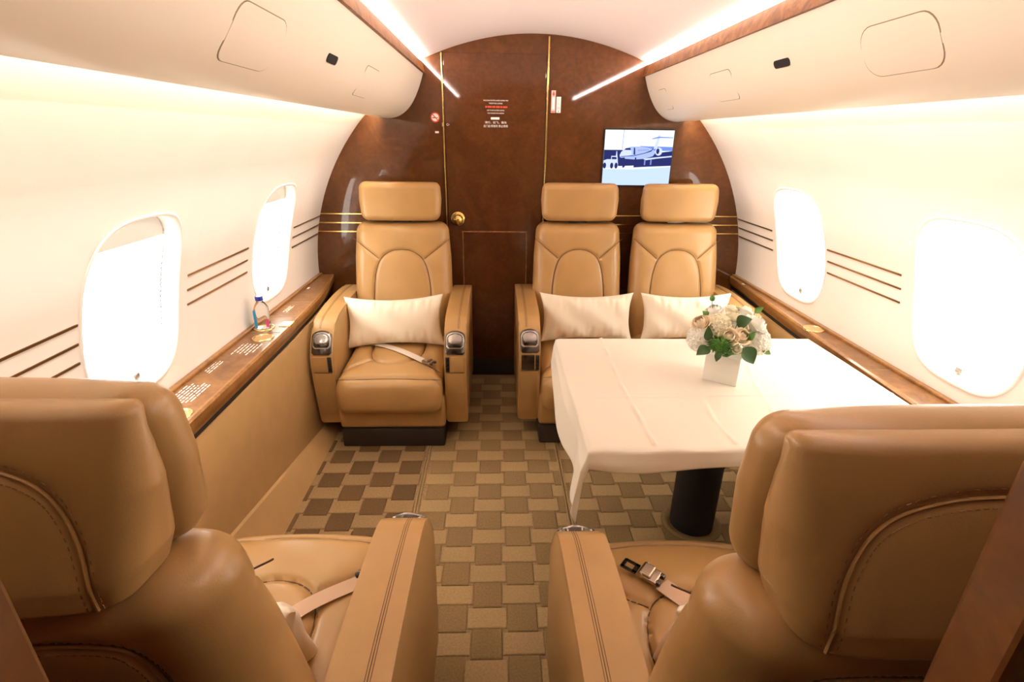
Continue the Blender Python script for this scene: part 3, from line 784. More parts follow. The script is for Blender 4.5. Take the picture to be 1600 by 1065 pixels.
# seat belts (parts of their seats)
def belt(root, pad, pts, wd, m, lift=0.004):
    P = smooth_line(pts, 3); V = []; Fc = []; n = len(P)
    for i, p in enumerate(P):
        t = P[min(i + 1, n - 1)] - P[max(i - 1, 0)]; t = t / np.linalg.norm(t); s_ = np.array([-t[1], t[0]])
        for e, dz_ in ((-1, 0), (-1, .0015), (1, .0015), (1, 0)):
            q = p + s_ * e * wd / 2
            z = pad.face(max(-.2, min(.2, p[0])), p[1]) + pad.puff + lift + (p[2] if len(p) > 2 else 0)
            V.append((q[0], q[1], z + dz_))
    for i in range(n - 1):
        for k_ in range(4): Fc.append((i * 4 + k_, i * 4 + (k_ + 1) % 4, i * 4 + 4 + (k_ + 1) % 4, i * 4 + 4 + k_))
    Fc += [(3, 2, 1, 0), tuple(4 * (n - 1) + i for i in range(4))]
    return from_pd('seat_belt', V, Fc, m, root)
def buckle(root, pad, p, ang, bmat='steel', dark='chrome', tongue=True, z_up=.006):
    z = pad.face(p[0], p[1]) + pad.puff + z_up; rz = Matrix.Rotation(ang, 4, 'Z')
    def L_(x, y, q): v = rz @ Vector((x, y, 0)); return (p[0] + v.x, p[1] + v.y, z + q)
    b = box('buckle', L_(0, 0, .008), (.040, .046, .012), bmat, root, .004, 2, rz)
    box('buckle_lever', L_(.012, 0, .017), (.030, .042, .009), bmat, b, .004, 2, rz)
    V, Fc = tube_geo([L_(.022, -.022, .012), L_(.022, .022, .012)], .0085, 10); from_pd('buckle_bar', V, Fc, bmat, b)
    box('buckle_hinge', L_(-.022, .014, .008), (.014, .012, .012), dark, b, .003, 2, rz); box('buckle_hinge', L_(-.022, -.014, .008), (.014, .012, .012), dark, b, .003, 2, rz)
    if tongue:
        for yy in (-.013, .013): box('buckle_tongue', L_(.056, yy, .003), (.040, .010, .003), dark, b, .001, 1, rz)
        box('buckle_tongue', L_(.074, 0, .003), (.010, .032, .003), dark, b, .001, 1, rz); box('buckle_tongue', L_(.042, 0, .003), (.012, .032, .003), dark, b, .001, 1, rz)
# far left seat (rotated half a turn): local = (-(x - x0), -(y - y0))
def lc(x, y, o, flip): return ((-(x - o[0]), -(y - o[1])) if flip else (x - o[0], y - o[1]))
O1 = (-.705, 2.125)
belt(s1, c1, [lc(-.86, 2.50, O1, 1), lc(-.75, 2.44, O1, 1), lc(-.64, 2.36, O1, 1), lc(-.545, 2.285, O1, 1)], .040, 'belt_pale')
buckle(s1, c1, lc(-.525, 2.27, O1, 1), math.radians(-35), 'steel', 'chrome', tongue=False)
O4 = (-.744, 1.14)
belt(s4, c4, [lc(-.70, .80, O4, 0), lc(-.655, .872, O4, 0), lc(-.60, .92, O4, 0), lc(-.535, .968, O4, 0)], .042, 'belt')
buckle(s4, c4, lc(-.520, .985, O4, 0), math.radians(38), 'chrome', 'black', tongue=False)
O5 = (.263, 1.09)
belt(s5, c5, [lc(.33, .74, O5, 0), lc(.285, .83, O5, 0), lc(.235, .895, O5, 0), lc(.205, .935, O5, 0)], .046, 'belt')
buckle(s5, c5, lc(.185, .955, O5, 0), math.radians(140), 'steel', 'chrome', tongue=True)
# small recline slot on the inside of the far left armrest
o = box('recline_slot', (0.263, -0.22, 0.565), (0.004, 0.010, 0.022), 'leather_seam', s1, .001)

# ------------------------------------------------------------------ pillows
def pillow(label, loc, rx, rz, a=.235, b=.125, t=.062, seed=0, ry=0.0):
    n, m_ = 90, 44; V = []; Fc = []; rg = random.Random(seed)
    ph = [rg.uniform(0, 6.28) for _ in range(6)]
    for sgn in (1, -1):
        for i in range(n + 1):
            for j in range(m_ + 1):
                u = -1 + 2 * i / n; v = -1 + 2 * j / m_
                x = a * u * (1 - .095 * (1 - v * v) * abs(u) ** 3); y = b * v * (1 - .19 * (1 - u * u) * abs(v) ** 3)
                h = t * ((1 - abs(u) ** 3.0) ** .55) * ((1 - abs(v) ** 2.4) ** .6)
                e = abs(v) ** 2.5
                wr = (.006 * math.sin(19 * u + ph[0] + 3 * v) + .005 * math.sin(33 * u + ph[1] - 4 * v) + .003 * math.sin(51 * u + ph[3])) * e * (1 - abs(v)) ** .45 * 2.2 * (1 - u * u) ** .5
                wr += .004 * math.sin(7 * u + 5 * v + ph[2])
                V.append((x, y, sgn * max(0, h + wr * (1 if h > .002 else 0))))
    K = (n + 1) * (m_ + 1)
    for q in (0, 1):
        for i in range(n):
            for j in range(m_):
                f = (q * K + i * (m_ + 1) + j, q * K + (i + 1) * (m_ + 1) + j, q * K + (i + 1) * (m_ + 1) + j + 1, q * K + i * (m_ + 1) + j + 1)
                Fc.append(f if q == 0 else f[::-1])
    bm = bmesh.new(); vs = [bm.verts.new(v) for v in V]
    for f in Fc: bm.faces.new([vs[i] for i in f])
    bmesh.ops.remove_doubles(bm, verts=bm.verts[:], dist=1e-6)
    o = from_bm('pillow', bm, 'pillow', smooth=180); o.location = loc; o.rotation_euler = (rx, ry, rz)
    return tag(o, label, 'pillow', 'cream lumbar pillows')
RX = math.radians(75)
pillow('cream satin lumbar pillow on the single far left armchair', (-.725, 2.505, .540), RX, 0.0, .255, .135, seed=1, ry=math.radians(-2))
pillow('cream satin lumbar pillow on the far seat nearest the door', (.268, 2.515, .560), RX, 0.0, .245, .130, seed=2)
pillow('cream satin lumbar pillow on the far window seat, partly behind the flowers', (.79, 2.515, .560), RX, 0.0, .240, .130, seed=3)
pillow('cream pillow peeking out on the near left seat', (-.735, .745, .50), math.radians(-72), 0.0, .16, .11, seed=4)
pillow('cream pillow just visible on the near right seat', (.32, .72, .51), math.radians(-72), 0.0, .19, .12, seed=5)

# ------------------------------------------------------------------ table with cloth
TX0, TX1, TY0, TY1, TZ = 0.045, 1.108, 1.150, 1.965, 0.655
tb = empty('dining_table', (0.575, 1.60, 0)); tag(tb, 'rectangular dining table on a thick black pedestal under ivory cloth', 'table')
def tl(c): return (c[0] - .575, c[1] - 1.60, c[2])
box('table_top', tl(((TX0 + TX1) / 2, (TY0 + TY1) / 2, TZ - .014)), (TX1 - TX0 - .012, TY1 - TY0 - .012, .026), 'burl_ledge', tb, .004)
V = []
lathe('pedestal', [(.083, 0.0), (.083, .30), (.088, .302), (.088, .60), (.12, .61), (.12, .628)], 'blackleg', tb, (0.005, 0.02, 0), n=40)
lathe('floor_collar', [(.116, 0.0), (.116, .004), (.110, .008), (.10, .008), (.092, .003)], 'rug_dark', tb, (0.005, 0.02, 0), n=40)
# cloth
DLf, DN, DF, DRt = 0.165, 0.048, 0.10, 0.0
nx, ny = 230, 190; V = []; Fc = []
xs = np.linspace(-DLf, TX1 - TX0 + DRt, nx); yq = np.linspace(-DN, TY1 - TY0 + DF, ny)
Lx, Ly = TX1 - TX0, TY1 - TY0
def sdist(p, q, a, b):
    dx, dy = b[0] - a[0], b[1] - a[1]; t = max(0, min(1, ((p - a[0]) * dx + (q - a[1]) * dy) / (dx * dx + dy * dy)))
    return math.hypot(p - a[0] - t * dx, q - a[1] - t * dy)
creases = [((.185, .03), (.175, .38), (.188, 0.83), .007), ((.60, .20), (.63, .38), (.70, .60), .005), ((.41, .03), (.40, .17), (.42, .30), .005), ((-.0, .30), (.5, .31), (1.06, .32), .003)]
for p in xs:
    for q in yq:
        dl = max(0, -p); dn = max(0, -q); df = max(0, q - Ly)
        # the hem on the aisle side is shallower towards the far end
        sc = 0.62 + 0.38 * min(1, max(0, (0.72 - q) / 0.45)) if dl > 0 else 1
        dl2 = dl * sc
        x = TX0 + max(0, min(p, Lx)); y = TY0 + max(0, min(q, Ly)); z = TZ
        z -= max(dl2, dn * (1 + .25 * math.sin(9 * p)), df) + .45 * min(dl2, dn) * 1.6
        wv = .5 + .5 * math.sin(13 * q + 1.0 + 2 * math.sin(5 * q))
        x -= (.006 + .022 * wv) * min(1, dl / .05) * (.35 + dl / .165) if dl > 0 else 0
        y -= (.004 + .012 * (.5 + .5 * math.sin(16 * p))) * min(1, dn / .03) if dn > 0 else 0
        if dl > 0 and dn > 0: x -= .010 * dl / .165; y -= .02 * dl / .165
        if dl > 0 and q < .12: y -= .018 * (dl / .165) * (1 - max(0, q) / .12)
        y += .01 * min(1, df / .03) if df > 0 else 0
        if dl == 0 and dn == 0 and df == 0:
            for a, b, c_, h in creases:
                D = min(sdist(p, q, a, b), sdist(p, q, b, c_))
                if D > .02: continue
                z += h * math.exp(-(D / .005) ** 2) * (.6 + .4 * math.sin(40 * q))
            z += .0012 * math.sin(11 * p + 3 * q) * math.sin(8 * q - 2 * p) + .0015 * math.exp(-max(q, 0) / .05) * math.sin(34 * p)
            ed = min(p, q); z -= .004 * math.exp(-ed / .006)
            z += .002
        V.append((x, y, z))
for i in range(nx - 1):
    for j in range(ny - 1): Fc.append((i * ny + j, (i + 1) * ny + j, (i + 1) * ny + j + 1, i * ny + j + 1))
tc = from_pd('tablecloth', V, Fc, 'cloth', smooth=180)
md = tc.modifiers.new('thick', 'SOLIDIFY'); md.thickness = .0012; md.offset = 1
tag(tc, 'creased ivory tablecloth draped over the dining table', 'tablecloth')

# ------------------------------------------------------------------ flowers in a cube vase
vz = TZ + .004
va = math.radians(-34)
bm = bmesh.new(); R3 = Matrix.Rotation(va, 4, 'Z')
add_box(bm, (0, 0, .049), (.112, .112, .098), .003, 2)
tf = max(bm.faces, key=lambda f: f.calc_center_median().z)
r = bmesh.ops.inset_individual(bm, faces=[tf], thickness=.006); bmesh.ops.translate(bm, verts=tf.verts[:], vec=(0, 0, -.02))
vs_ = from_bm('vase', bm, 'ceramic', loc=(.588, 1.595, vz)); vs_.rotation_euler = (0, 0, va)
tag(vs_, 'square white ceramic vase on the tablecloth', 'vase')
BC = Vector((.575, 1.58, .79))
def orient(d):
    return Vector(d).normalized().to_track_quat('Z', 'Y').to_matrix()
def rose_mesh(R, seed, open_=1.0, m='rose_white'):
    rg = random.Random(seed); V = []; Fc = []
    layers = [(5, R, .55), (5, R * .84, .75), (4, R * .62, .88), (3, R * .40, .95)]
    for li, (n, rad, lift) in enumerate(layers):
        for k in range(n):
            a0 = 2 * math.pi * (k + li * .45) / n + rg.uniform(-.1, .1); sp = 2 * math.pi / n * .68
            nu, nv = 6, 5; o = len(V)
            for i in range(nu + 1):
                u = -1 + 2 * i / nu
                for j in range(nv + 1):
                    v = j / nv; a = a0 + sp * u * (.55 + .45 * math.sin(v * math.pi * .75))
                    rr = rad * (.25 + .75 * math.sin(v * (1.75 if li < 1 else (2.15, 2.45, 2.8)[li - 1]))) * (1 - .06 * u * u) * open_ ** .5
                    rr += rad * .16 * max(0, v - .7) / .3 * (1 if li < 2 else .2)
                    z = R * (-.55 + (lift + .25) * v * 1.05 - .16 * u * u * v - (.18 * max(0, v - .75) / .25 if li < 2 else 0))
                    V.append((rr * math.cos(a), rr * math.sin(a), z))
            for i in range(nu):
                for j in range(nv):
                    q = o + i * (nv + 1) + j; Fc.append((q, q + nv + 1, q + nv + 2, q + 1))
    bm = bmesh.new(); bmesh.ops.create_icosphere(bm, subdivisions=2, radius=1.0); o = len(V); bm.verts.ensure_lookup_table()
    for v in bm.verts: V.append((v.co.x * R * .46, v.co.y * R * .46, v.co.z * R * .50 + R * .02))
    for f in bm.faces: Fc.append(tuple(o + v.index for v in f.verts))
    bm.free()
    me = bpy.data.meshes.new('rose'); me.from_pydata(V, [], Fc); me.materials.append(M[m]); me.polygons.foreach_set('use_smooth', [True] * len(me.polygons))
    return me
def stem_to(o, p, d):
    """short green stem from the bloom down into the vase, in the bloom's own space"""
    Rm = orient(d); end = Rm.inverted() @ (Vector((.588, 1.595, vz + .075)) - Vector(p))
    V, Fc = tube_geo([(0, 0, -.008), tuple(end * .5), tuple(end)], .002, 5); from_pd('stem', V, Fc, 'leaf_lt', o)
def put(o, p):
    d = Vector(p) - BC + Vector((0, -.035, .06)); o.location = p; o.rotation_euler = orient(d).to_euler(); return d
ROSES = [((.528, 1.61, .897), .031, 'rose_white', 'ruffled white bloom at the upper left of the bouquet'),
         ((.606, 1.655, .888), .025, 'rose_cream', 'small cream rose at the top centre of the bouquet'),
         ((.656, 1.65, .880), .030, 'rose_white', 'white rose at the top right of the bouquet'),
         ((.593, 1.595, .882), .028, 'rose_cream', 'cream rose just below the top of the bouquet'),
         ((.468, 1.56, .872), .031, 'rose_peach', 'peach rose at the left side of the bouquet'),
         ((.660, 1.57, .862), .040, 'rose_white', 'largest white rose at the right of the bouquet'),
         ((.541, 1.505, .845), .030, 'rose_peach', 'peach rose at the front centre of the bouquet, left of two'),
         ((.584, 1.505, .847), .028, 'rose_peach', 'peach rose at the front centre of the bouquet, right of two'),
         ((.564, 1.485, .812), .018, 'rose_cream', 'small cream rosebud low at the front of the bouquet')]
for i, (p, R, m_, lab) in enumerate(ROSES):
    o = bpy.data.objects.new('rose', rose_mesh(R, i, 1.0 if R > .02 else .6, m_)); COL.objects.link(o)
    d = put(o, p); stem_to(o, p, d); tag(o, lab, 'flower', 'flowers in the white vase')
def hydrangea_mesh(R, seed, m):
    rg = random.Random(seed); V = []; Fc = []
    bm = bmesh.new(); bmesh.ops.create_icosphere(bm, subdivisions=2, radius=R * .86); bm.verts.ensure_lookup_table()
    V = [v.co.copy() for v in bm.verts]; Fc = [tuple(v.index for v in f.verts) for f in bm.faces]; bm.free()
    N = 90
    for k in range(N):
        z = 1 - 2 * (k + .5) / N; a = k * 2.39996; s_ = math.sqrt(1 - z * z); nrm = Vector((s_ * math.cos(a), s_ * math.sin(a), z))
        Rm = orient(nrm) @ Matrix.Rotation(rg.uniform(0, 6), 3, 'Z'); c = nrm * R * rg.uniform(.90, 1.02); f = R * .24
        for t in range(4):
            an = t * math.pi / 2; o = len(V)
            for (rr, da, h) in ((0, 0, -.1), (.75, -.55, .35), (1.1, 0, .25), (.75, .55, .35)):
                V.append(c + Rm @ Vector((rr * f * math.cos(an + da), rr * f * math.sin(an + da), h * f)))
            Fc.append((o, o + 1, o + 2, o + 3))
    me = bpy.data.meshes.new('hydrangea'); me.from_pydata([tuple(v) for v in V], [], Fc); me.materials.append(M[m]); return me
for i, (p, R, m_, lab) in enumerate([((.526, 1.555, .868), .038, 'rose_cream', 'cream hydrangea head in the middle of the bouquet'),
                                    ((.465, 1.545, .824), .040, 'rose_white', 'white hydrangea head at the lower left of the bouquet'),
                                    ((.662, 1.555, .810), .044, 'rose_white', 'white hydrangea head at the lower right of the bouquet'),
                                    ((.60, 1.60, .84), .040, 'rose_white', 'white hydrangea head deep inside the bouquet behind the peach roses')]):
    o = bpy.data.objects.new('hydrangea', hydrangea_mesh(R, i + 20, m_)); COL.objects.link(o); d = put(o, p); stem_to(o, p, d)
    tag(o, lab, 'flower', 'flowers in the white vase')
# green mossy ball
rg = random.Random(3); V = []; Fc = []; R = .034
bm = bmesh.new(); bmesh.ops.create_icosphere(bm, subdivisions=2, radius=R * .8); V = [v.co.copy() for v in bm.verts]; Fc = [tuple(v.index for v in f.verts) for f in bm.faces]; bm.free()
for k in range(420):
    n_ = Vector((rg.gauss(0, 1), rg.gauss(0, 1), rg.gauss(0, 1))).normalized(); t = n_.orthogonal().normalized(); t = Matrix.Rotation(rg.uniform(0, 6), 3, n_) @ t
    o_ = len(V); b_ = n_ * R * .7; V += [b_ + t * .0022, b_ - t * .0022, n_ * R * rg.uniform(1.0, 1.2) + Vector((rg.uniform(-1, 1), rg.uniform(-1, 1), rg.uniform(-1, 1))) * .004]; Fc.append((o_, o_ + 1, o_ + 2))
o = from_pd('green_ball_flower', V, Fc, 'moss', smooth=None); o.scale = (1.15, .9, .95); d = put(o, (.512, 1.495, .822)); stem_to(o, (.512, 1.495, .822), d)
tag(o, 'fluffy dark green ball flower at the front of the bouquet', 'flower', 'flowers in the white vase')
# leaves
def leaf(p, ln, wd, d, lab, m='leaf', tw=0.0):
    """leaf blade whose tip points along d"""
    V = []; Fc = []; n = 8
    for i in range(n + 1):
        v = i / n; h = 1.25 * wd * math.sin(math.pi * min(1, (v * .97 + .03) ** .8)) ** .9 * (1 - .2 * v)
        z = -.25 * ln * (v - .3) ** 2
        V += [(-h, v * ln, z + .25 * h), (0, v * ln, z), (h, v * ln, z + .25 * h)]
    for i in range(n):
        for k in (0, 1): q = i * 3 + k; Fc.append((q, q + 1, q + 4, q + 3))
    d = Vector(d).normalized()
    root = empty('leaf_sprig', p); root.rotation_mode = 'QUATERNION'
    f_ = Vector((-.35, -.75, .6)); z_ = (f_ - d * f_.dot(d)).normalized(); x_ = d.cross(z_)
    root.rotation_quaternion = Matrix((x_, d, z_)).transposed().to_quaternion() @ Matrix.Rotation(tw * .5, 3, 'Y').to_quaternion()
    bl = from_pd('leaf_blade', V, Fc, m, root, smooth=180)
    e = root.rotation_quaternion.inverted() @ ((Vector((.588, 1.595, vz + .08)) - Vector(p)) * .8)
    V, Fc = tube_geo([(0, .002, 0), tuple(e * .5), tuple(e)], .0013, 5); from_pd('stem', V, Fc, 'leaf_lt', root)
    return tag(root, lab, 'leaf', 'foliage in the white vase')
leaf((.470, 1.492, .838), .052, .012, (-.15, -.15, 1), 'narrow dark leaf standing upright at the left of the bouquet', tw=.5)
leaf((.480, 1.495, .812), .050, .017, (-1, -.35, -.35), 'pointed dark leaf hanging over the left rim of the vase', tw=.4)
leaf((.580, 1.470, .822), .060, .024, (.45, -.35, -.65), 'broad heart-shaped dark leaf hanging over the right of the vase', tw=-.5)
leaf((.585, 1.555, .872), .055, .020, (.35, -.6, .45), 'dark leaf between the cream and large white roses', tw=.3)
leaf((.505, 1.475, .805), .032, .009, (-.3, -.35, -.8), 'tiny leaf tip hanging below the green ball flower')
leaf((.672, 1.532, .792), .035, .010, (.75, -.3, -.35), 'light green sprig tip sticking out low at the right', 'leaf_lt')
leaf((.662, 1.60, .895), .032, .009, (.5, -.2, .55), 'light green sprig tip at the upper right of the bouquet', 'leaf_lt')
leaf((.600, 1.495, .840), .036, .010, (.3, -.3, .7), 'light green bud leaf beside the right peach rose', 'leaf_lt')
leaf((.497, 1.585, .885), .036, .011, (-.45, -.3, .5), 'short green leaf above the left peach rose', 'leaf_lt')
rt = empty('flower_bud', (.511, 1.60, .944)); tag(rt, 'small green bud on a tall thin stem above the bouquet', 'flower', 'flowers in the white vase')
lathe('bud', [(.001, -.009), (.007, -.007), (.0095, 0), (.008, .006), (.005, .009), (.001, .010)], 'leaf_lt', rt, n=14)
V, Fc = tube_geo([(0, 0, -.008), (.01, 0, -.05), (.05, -.005, -.13)], .0013, 5); from_pd('stem', V, Fc, 'leaf_lt', rt)

# ------------------------------------------------------------------ water bottle
bt_ = empty('water_bottle', (-1.195, 2.085, .6625)); bt_.rotation_euler = (0, 0, math.radians(14)); tag(bt_, 'clear square water bottle with blue cap standing on the left ledge', 'bottle')
def sq_loft(name, prof, m, parent):
    V = []; Fc = []; K = 24
    for h, z, e in prof:
        for k in range(K):
            u, v = sup(2 * math.pi * (k + .5) / K, h, h, e); V.append((u, v, z))
    for j in range(len(prof) - 1):
        for k in range(K): Fc.append((j * K + k, j * K + (k + 1) % K, (j + 1) * K + (k + 1) % K, (j + 1) * K + k))
    Fc += [tuple(range(K))[::-1], tuple((len(prof) - 1) * K + k for k in range(K))]
    return from_pd(name, V, Fc, m, parent, smooth=40)
sq_loft('bottle_body', [(.024, 0, 5), (.0275, .003, 6), (.0275, .075, 6), (.0265, .088, 5), (.020, .106, 3), (.0125, .116, 2), (.0125, .122, 2)], 'plastic', bt_)
lathe('bottle_cap', [(.0150, .121), (.0155, .122), (.0155, .137), (.0145, .139)], 'cap', bt_, n=28)
plate('bottle_label', [(-.022, .012), (.022, .012), (.022, .07), (-.022, .07)], (-.0281, 0, 0), (0, -1, 0), (0, 0, 1), .0006, 'lab_blue', bt_)
plate('bottle_label', [(-.006, .010), (.006, .010), (.006, .045), (-.006, .045)], (.022, -.0281, 0), (1, 0, 0), (0, 0, 1), .0006, 'lab_pink', bt_)
plate('bottle_label', [(-.005, .008), (.005, .008), (.005, .085), (-.005, .085)], (-.022, -.0281, 0), (1, 0, 0), (0, 0, 1), .0006, 'lab_blue', bt_)

# ------------------------------------------------------------------ monitor with its picture
mx0, mx1, mz0, mz1 = 0.393, 0.772, 1.184, 1.472; MW, MH = mx1 - mx0, mz1 - mz0
tv = empty('monitor', ((mx0 + mx1) / 2, DB - .001, mz0)); tag(tv, 'flat wall monitor showing a jet being towed, above the far right seats', 'monitor')
box('bezel', (0, -.006, MH / 2), (MW + .012, .012, MH + .012), 'black', tv, .002)
def em(n, c, s=1.0): M[n] = emit('screen_' + n, c, s)
em('s_sky', (.80, .93, 1.0), 1.15); em('s_skyw', (.97, .99, 1.0), 1.2); em('s_dark', (.025, .03, .14)); em('s_hang', (.17, .28, .75)); em('s_gnd', (.55, .70, 1.0)); em('s_gnd2', (.80, .86, 1.0)); em('s_body', (.40, .50, .98)); em('s_hi', (.62, .70, 1.0)); em('s_mid', (.22, .27, .70))
scr = box('screen', (0, -.0125, MH / 2), (MW, .001, MH), 's_sky', tv)
polys = []; mats_used = []
def sp(m, pts):     # picture polygons, in the picture's own units (0..100 wide, 0..82 down)
    polys.append((m, pts))
def ell(cx, cy, a, b, n=20): return [(cx + a * math.cos(2 * math.pi * k / n), cy + b * math.sin(2 * math.pi * k / n)) for k in range(n)]
sp('s_skyw', [(30, 0), (68, 0), (68, 28), (30, 28)])
sp('s_gnd', [(0, 52), (100, 50), (100, 82), (0, 82)])
sp('s_gnd2', [(0, 52), (100, 50), (100, 54), (45, 58), (0, 58)])
sp('s_dark', [(0, 29), (27, 29), (27, 53), (0, 53)]); sp('s_dark', [(25, 40), (100, 30), (100, 50), (25, 53)])
sp('s_hang', [(52, 23), (100, 24), (100, 30), (52, 30)])
sp('s_mid', [(26.5, 0), (27.3, 0), (26.6, 28), (25.8, 28)])
sp('s_body', [(23, 37), (25, 32), (30, 27), (38, 24), (50, 23.5), (62, 25), (70, 27), (76, 32), (72, 38), (60, 42), (45, 43), (30, 42), (24, 40)])
sp('s_hi', [(23, 37), (25, 32), (30, 29), (40, 29.5), (41, 36), (34, 38), (24, 39)])
sp('s_dark', [(31, 26.5), (38, 26), (39, 29), (30, 29)]); sp('s_dark', [(43, 25), (45, 26), (46, 36), (43.5, 36)])
for k in range(7): sp('s_mid', ell(50 + 2.3 * k, 29.5 - .15 * k, .7, 1.2, 8))
sp('s_dark', [(25, 38.3), (44, 37), (60, 33), (69, 29), (71, 26), (72, 27), (69, 31), (60, 34), (44, 38), (25, 39.2)])
sp('s_hi', [(72, 27), (77, 7), (80, 6), (80, 12), (77, 27)]); sp('s_hang', [(68, 12), (78, 9), (99, 10), (99, 11.2), (80, 11), (69, 13)])
sp('s_hi', ell(80, 31, 5.2, 6)); sp('s_dark', ell(78.6, 30.5, 2.4, 4.2))
sp('s_hi', [(58, 42), (72, 40), (100, 37), (100, 39), (78, 41.5), (62, 44)])
sp('s_dark', [(56, 46), (74, 44), (74, 52), (56, 52)]); sp('s_mid', [(60, 43), (62, 43), (62, 52), (60, 52)]); sp('s_mid', [(69, 43), (71, 43), (71, 52), (69, 52)])
sp('s_dark', [(45, 52), (100, 49.5), (100, 52), (60, 54), (45, 55)])
sp('s_dark', [(46, 40), (48, 40), (48, 52), (46, 52)])
sp('s_hi', [(0, 45), (5, 43), (11, 43), (11, 38), (20, 38), (21, 45), (22, 54), (6, 56), (0, 56)]); sp('s_dark', [(12, 39.5), (19, 39.5), (19, 43), (12, 43)])
for cx in (2, 12.5, 19): sp('s_dark', ell(cx, 52.5, 2.3, 4.5))
sp('s_dark', [(23, 41), (31, 40), (32, 54), (29, 56), (27, 48), (24, 50)])
sp('s_hi', [(18, 31), (19, 31), (20, 40), (17.5, 40)])
bm = bmesh.new(); used = []
for li, (m_, pts) in enumerate(polys):
    if m_ not in used: used.append(m_)
    yv = -.0131 - .00002 * li
    f = bm.faces.new([bm.verts.new(((u / 100 - .5) * MW, yv, MH * (1 - v / 82))) for u, v in pts]); f.material_index = used.index(m_)
me = bpy.data.meshes.new('screen_picture'); bm.to_mesh(me); bm.free()
for m_ in used: me.materials.append(M[m_])
link_obj('screen_picture', me, None, scr, smooth=None)

# ------------------------------------------------------------------ signs and print on the bulkhead
def text(name, body, size, loc, m, parent=None, width=None, align='CENTER'):
    cu = bpy.data.curves.new(name, 'FONT'); cu.body = body; cu.size = size; cu.align_x = align; cu.align_y = 'CENTER'; cu.extrude = 0.0002
    t = bpy.data.objects.new(name + '_tmp', cu); COL.objects.link(t)
    dg = bpy.context.evaluated_depsgraph_get(); me = bpy.data.meshes.new_from_object(t.evaluated_get(dg))
    bpy.data.objects.remove(t); bpy.data.curves.remove(cu)
    me.materials.clear(); me.materials.append(M[m])
    if len(me.vertices):
        xs_ = [v.co.x for v in me.vertices]; w0 = max(xs_) - min(xs_)
        if width and w0 > 0:
            for v in me.vertices: v.co.x *= width / w0
    o = bpy.data.objects.new(name, me); COL.objects.link(o); o.rotation_euler = (math.radians(90), 0, 0); o.location = loc
    if parent: o.parent = parent
    return o
YD = DB - 0.0098
nt_ = empty('door_notice', (-.205, YD, 1.47)); tag(nt_, 'white and red lettering in several lines high on the door', 'notice')
def tline(body, z, wd, size, m): text('text_line', body, size, (0, 0, z - 1.47), m, nt_, wd)
tline('THIS DOOR MUST BE CLOSED DURING TAXI', 1.608, .132, .0085, 'white')
tline('TAKEOFF AND LANDING', 1.594, .072, .0085, 'white')
tline('NOT TO BE OCCUPIED DURING', 1.560, .092, .0085, 'white')
tline('TAXI TAKEOFF AND LANDING', 1.546, .088, .0085, 'white')
tline('滑行、起飞、着陆', 1.500, .116, .0125, 'white')
tline('此门必须锁闭 禁止使用', 1.482, .130, .0135, 'white')
bm = bmesh.new(); x = -.055; rg = random.Random(5)
for l in (.008, .022, .016, .020, .010, .024): add_box(bm, (x + l / 2, 0, 1.577 - 1.47), (l, .0006, .008)); x += l + .0035
from_bm('text_line', bm, 'red', nt_, smooth=None)
box('white_chip', (-.003, 0, 1.521 - 1.47), (.046, .001, .011), 'white', nt_)
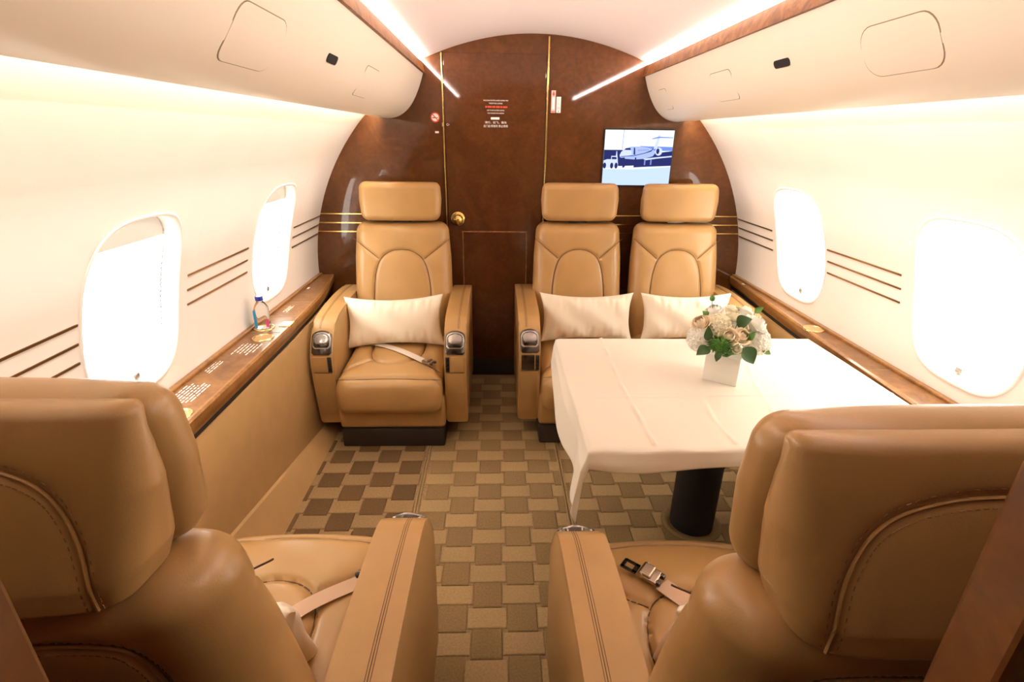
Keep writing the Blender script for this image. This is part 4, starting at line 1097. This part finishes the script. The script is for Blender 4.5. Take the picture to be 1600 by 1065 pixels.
# no smoking sticker
ns = empty('no_smoking_sign', (-.530, DB - .0006, 1.523)); tag(ns, 'round red and white no smoking sticker left of the door', 'sign')
def disc(name, r0, r1, y, m, n=40):
    V = []; Fc = []
    for k in range(n):
        a = 2 * math.pi * k / n; V += [(r0 * math.cos(a), y, r0 * math.sin(a)), (r1 * math.cos(a), y, r1 * math.sin(a)), (r1 * math.cos(a), y + .0008, r1 * math.sin(a))]
    for k in range(n):
        j = (k + 1) % n; Fc += [(3 * k, 3 * k + 1, 3 * j + 1, 3 * j), (3 * k + 1, 3 * k + 2, 3 * j + 2, 3 * j + 1)]
    bm = bmesh.new(); vs = [bm.verts.new(v) for v in V]
    for f in Fc: bm.faces.new([vs[i] for i in f])
    bmesh.ops.remove_doubles(bm, verts=bm.verts[:], dist=1e-6)
    return from_bm(name, bm, m, ns, smooth=None)
disc('sign_disc', 0.0001, .0245, -.0004, 'white'); disc('sign_ring', .019, .025, -.0008, 'red')
box('cigarette', (-.004, -.0008, -.002), (.022, .0004, .0045), 'blackprint', ns); box('cigarette', (.0115, -.0008, -.002), (.005, .0004, .0045), 'blackprint', ns)
box('sign_slash', (0, -.0012, 0), (.042, .0004, .005), 'red', ns, mtx=Matrix.Rotation(math.radians(45), 4, 'Y'))
o = box('white_sticker', (-.5235, DB - .0006, 1.449), (.020, .0012, .010), 'white'); tag(o, 'tiny white blank sticker below the no smoking sign', 'sticker')
o = text('door_mark', 'C•', .016, (-.462, YD, 1.487), 'white'); tag(o, 'two tiny pale marks at the top left of the door', 'mark')
# fire extinguisher stickers
f1 = empty('arrow_sticker', (.103, DB - .0006, 1.607)); tag(f1, 'narrow red and white sticker with a down arrow beside the brass strip', 'sticker')
box('sticker_base', (0, 0, 0), (.023, .0012, .108), 'pink', f1); box('sticker_field', (0, -.0008, -.008), (.012, .0004, .060), 'white', f1)
bm = bmesh.new(); vs = [bm.verts.new((x, -.0012, z)) for x, z in ((-.004, .048), (.004, .048), (.004, .038), (.009, .038), (0, .026), (-.009, .038), (-.004, .038))]; bm.faces.new(vs); from_bm('arrow', bm, 'red', f1, smooth=None)
bm = bmesh.new(); vs = [bm.verts.new((x, -.0012, z)) for x, z in ((-.009, -.044), (0, -.048), (.009, -.044), (.009, -.051), (-.009, -.051))]; bm.faces.new(vs); from_bm('red_band', bm, 'red', f1, smooth=None)
f2 = empty('extinguisher_sticker', (.132, DB - .0006, 1.592)); tag(f2, 'narrow white sticker with three faint red characters near the door', 'sticker')
box('sticker_base', (0, 0, 0), (.024, .0012, .078), 'white', f2)
for ch, z in (('灭', .024), ('火', .003), ('器', -.017)): text('character', ch, .018, (0, -.0010, z), 'pink', f2)
box('black_mark', (0, -.0010, -.032), (.006, .0006, .004), 'blackprint', f2)
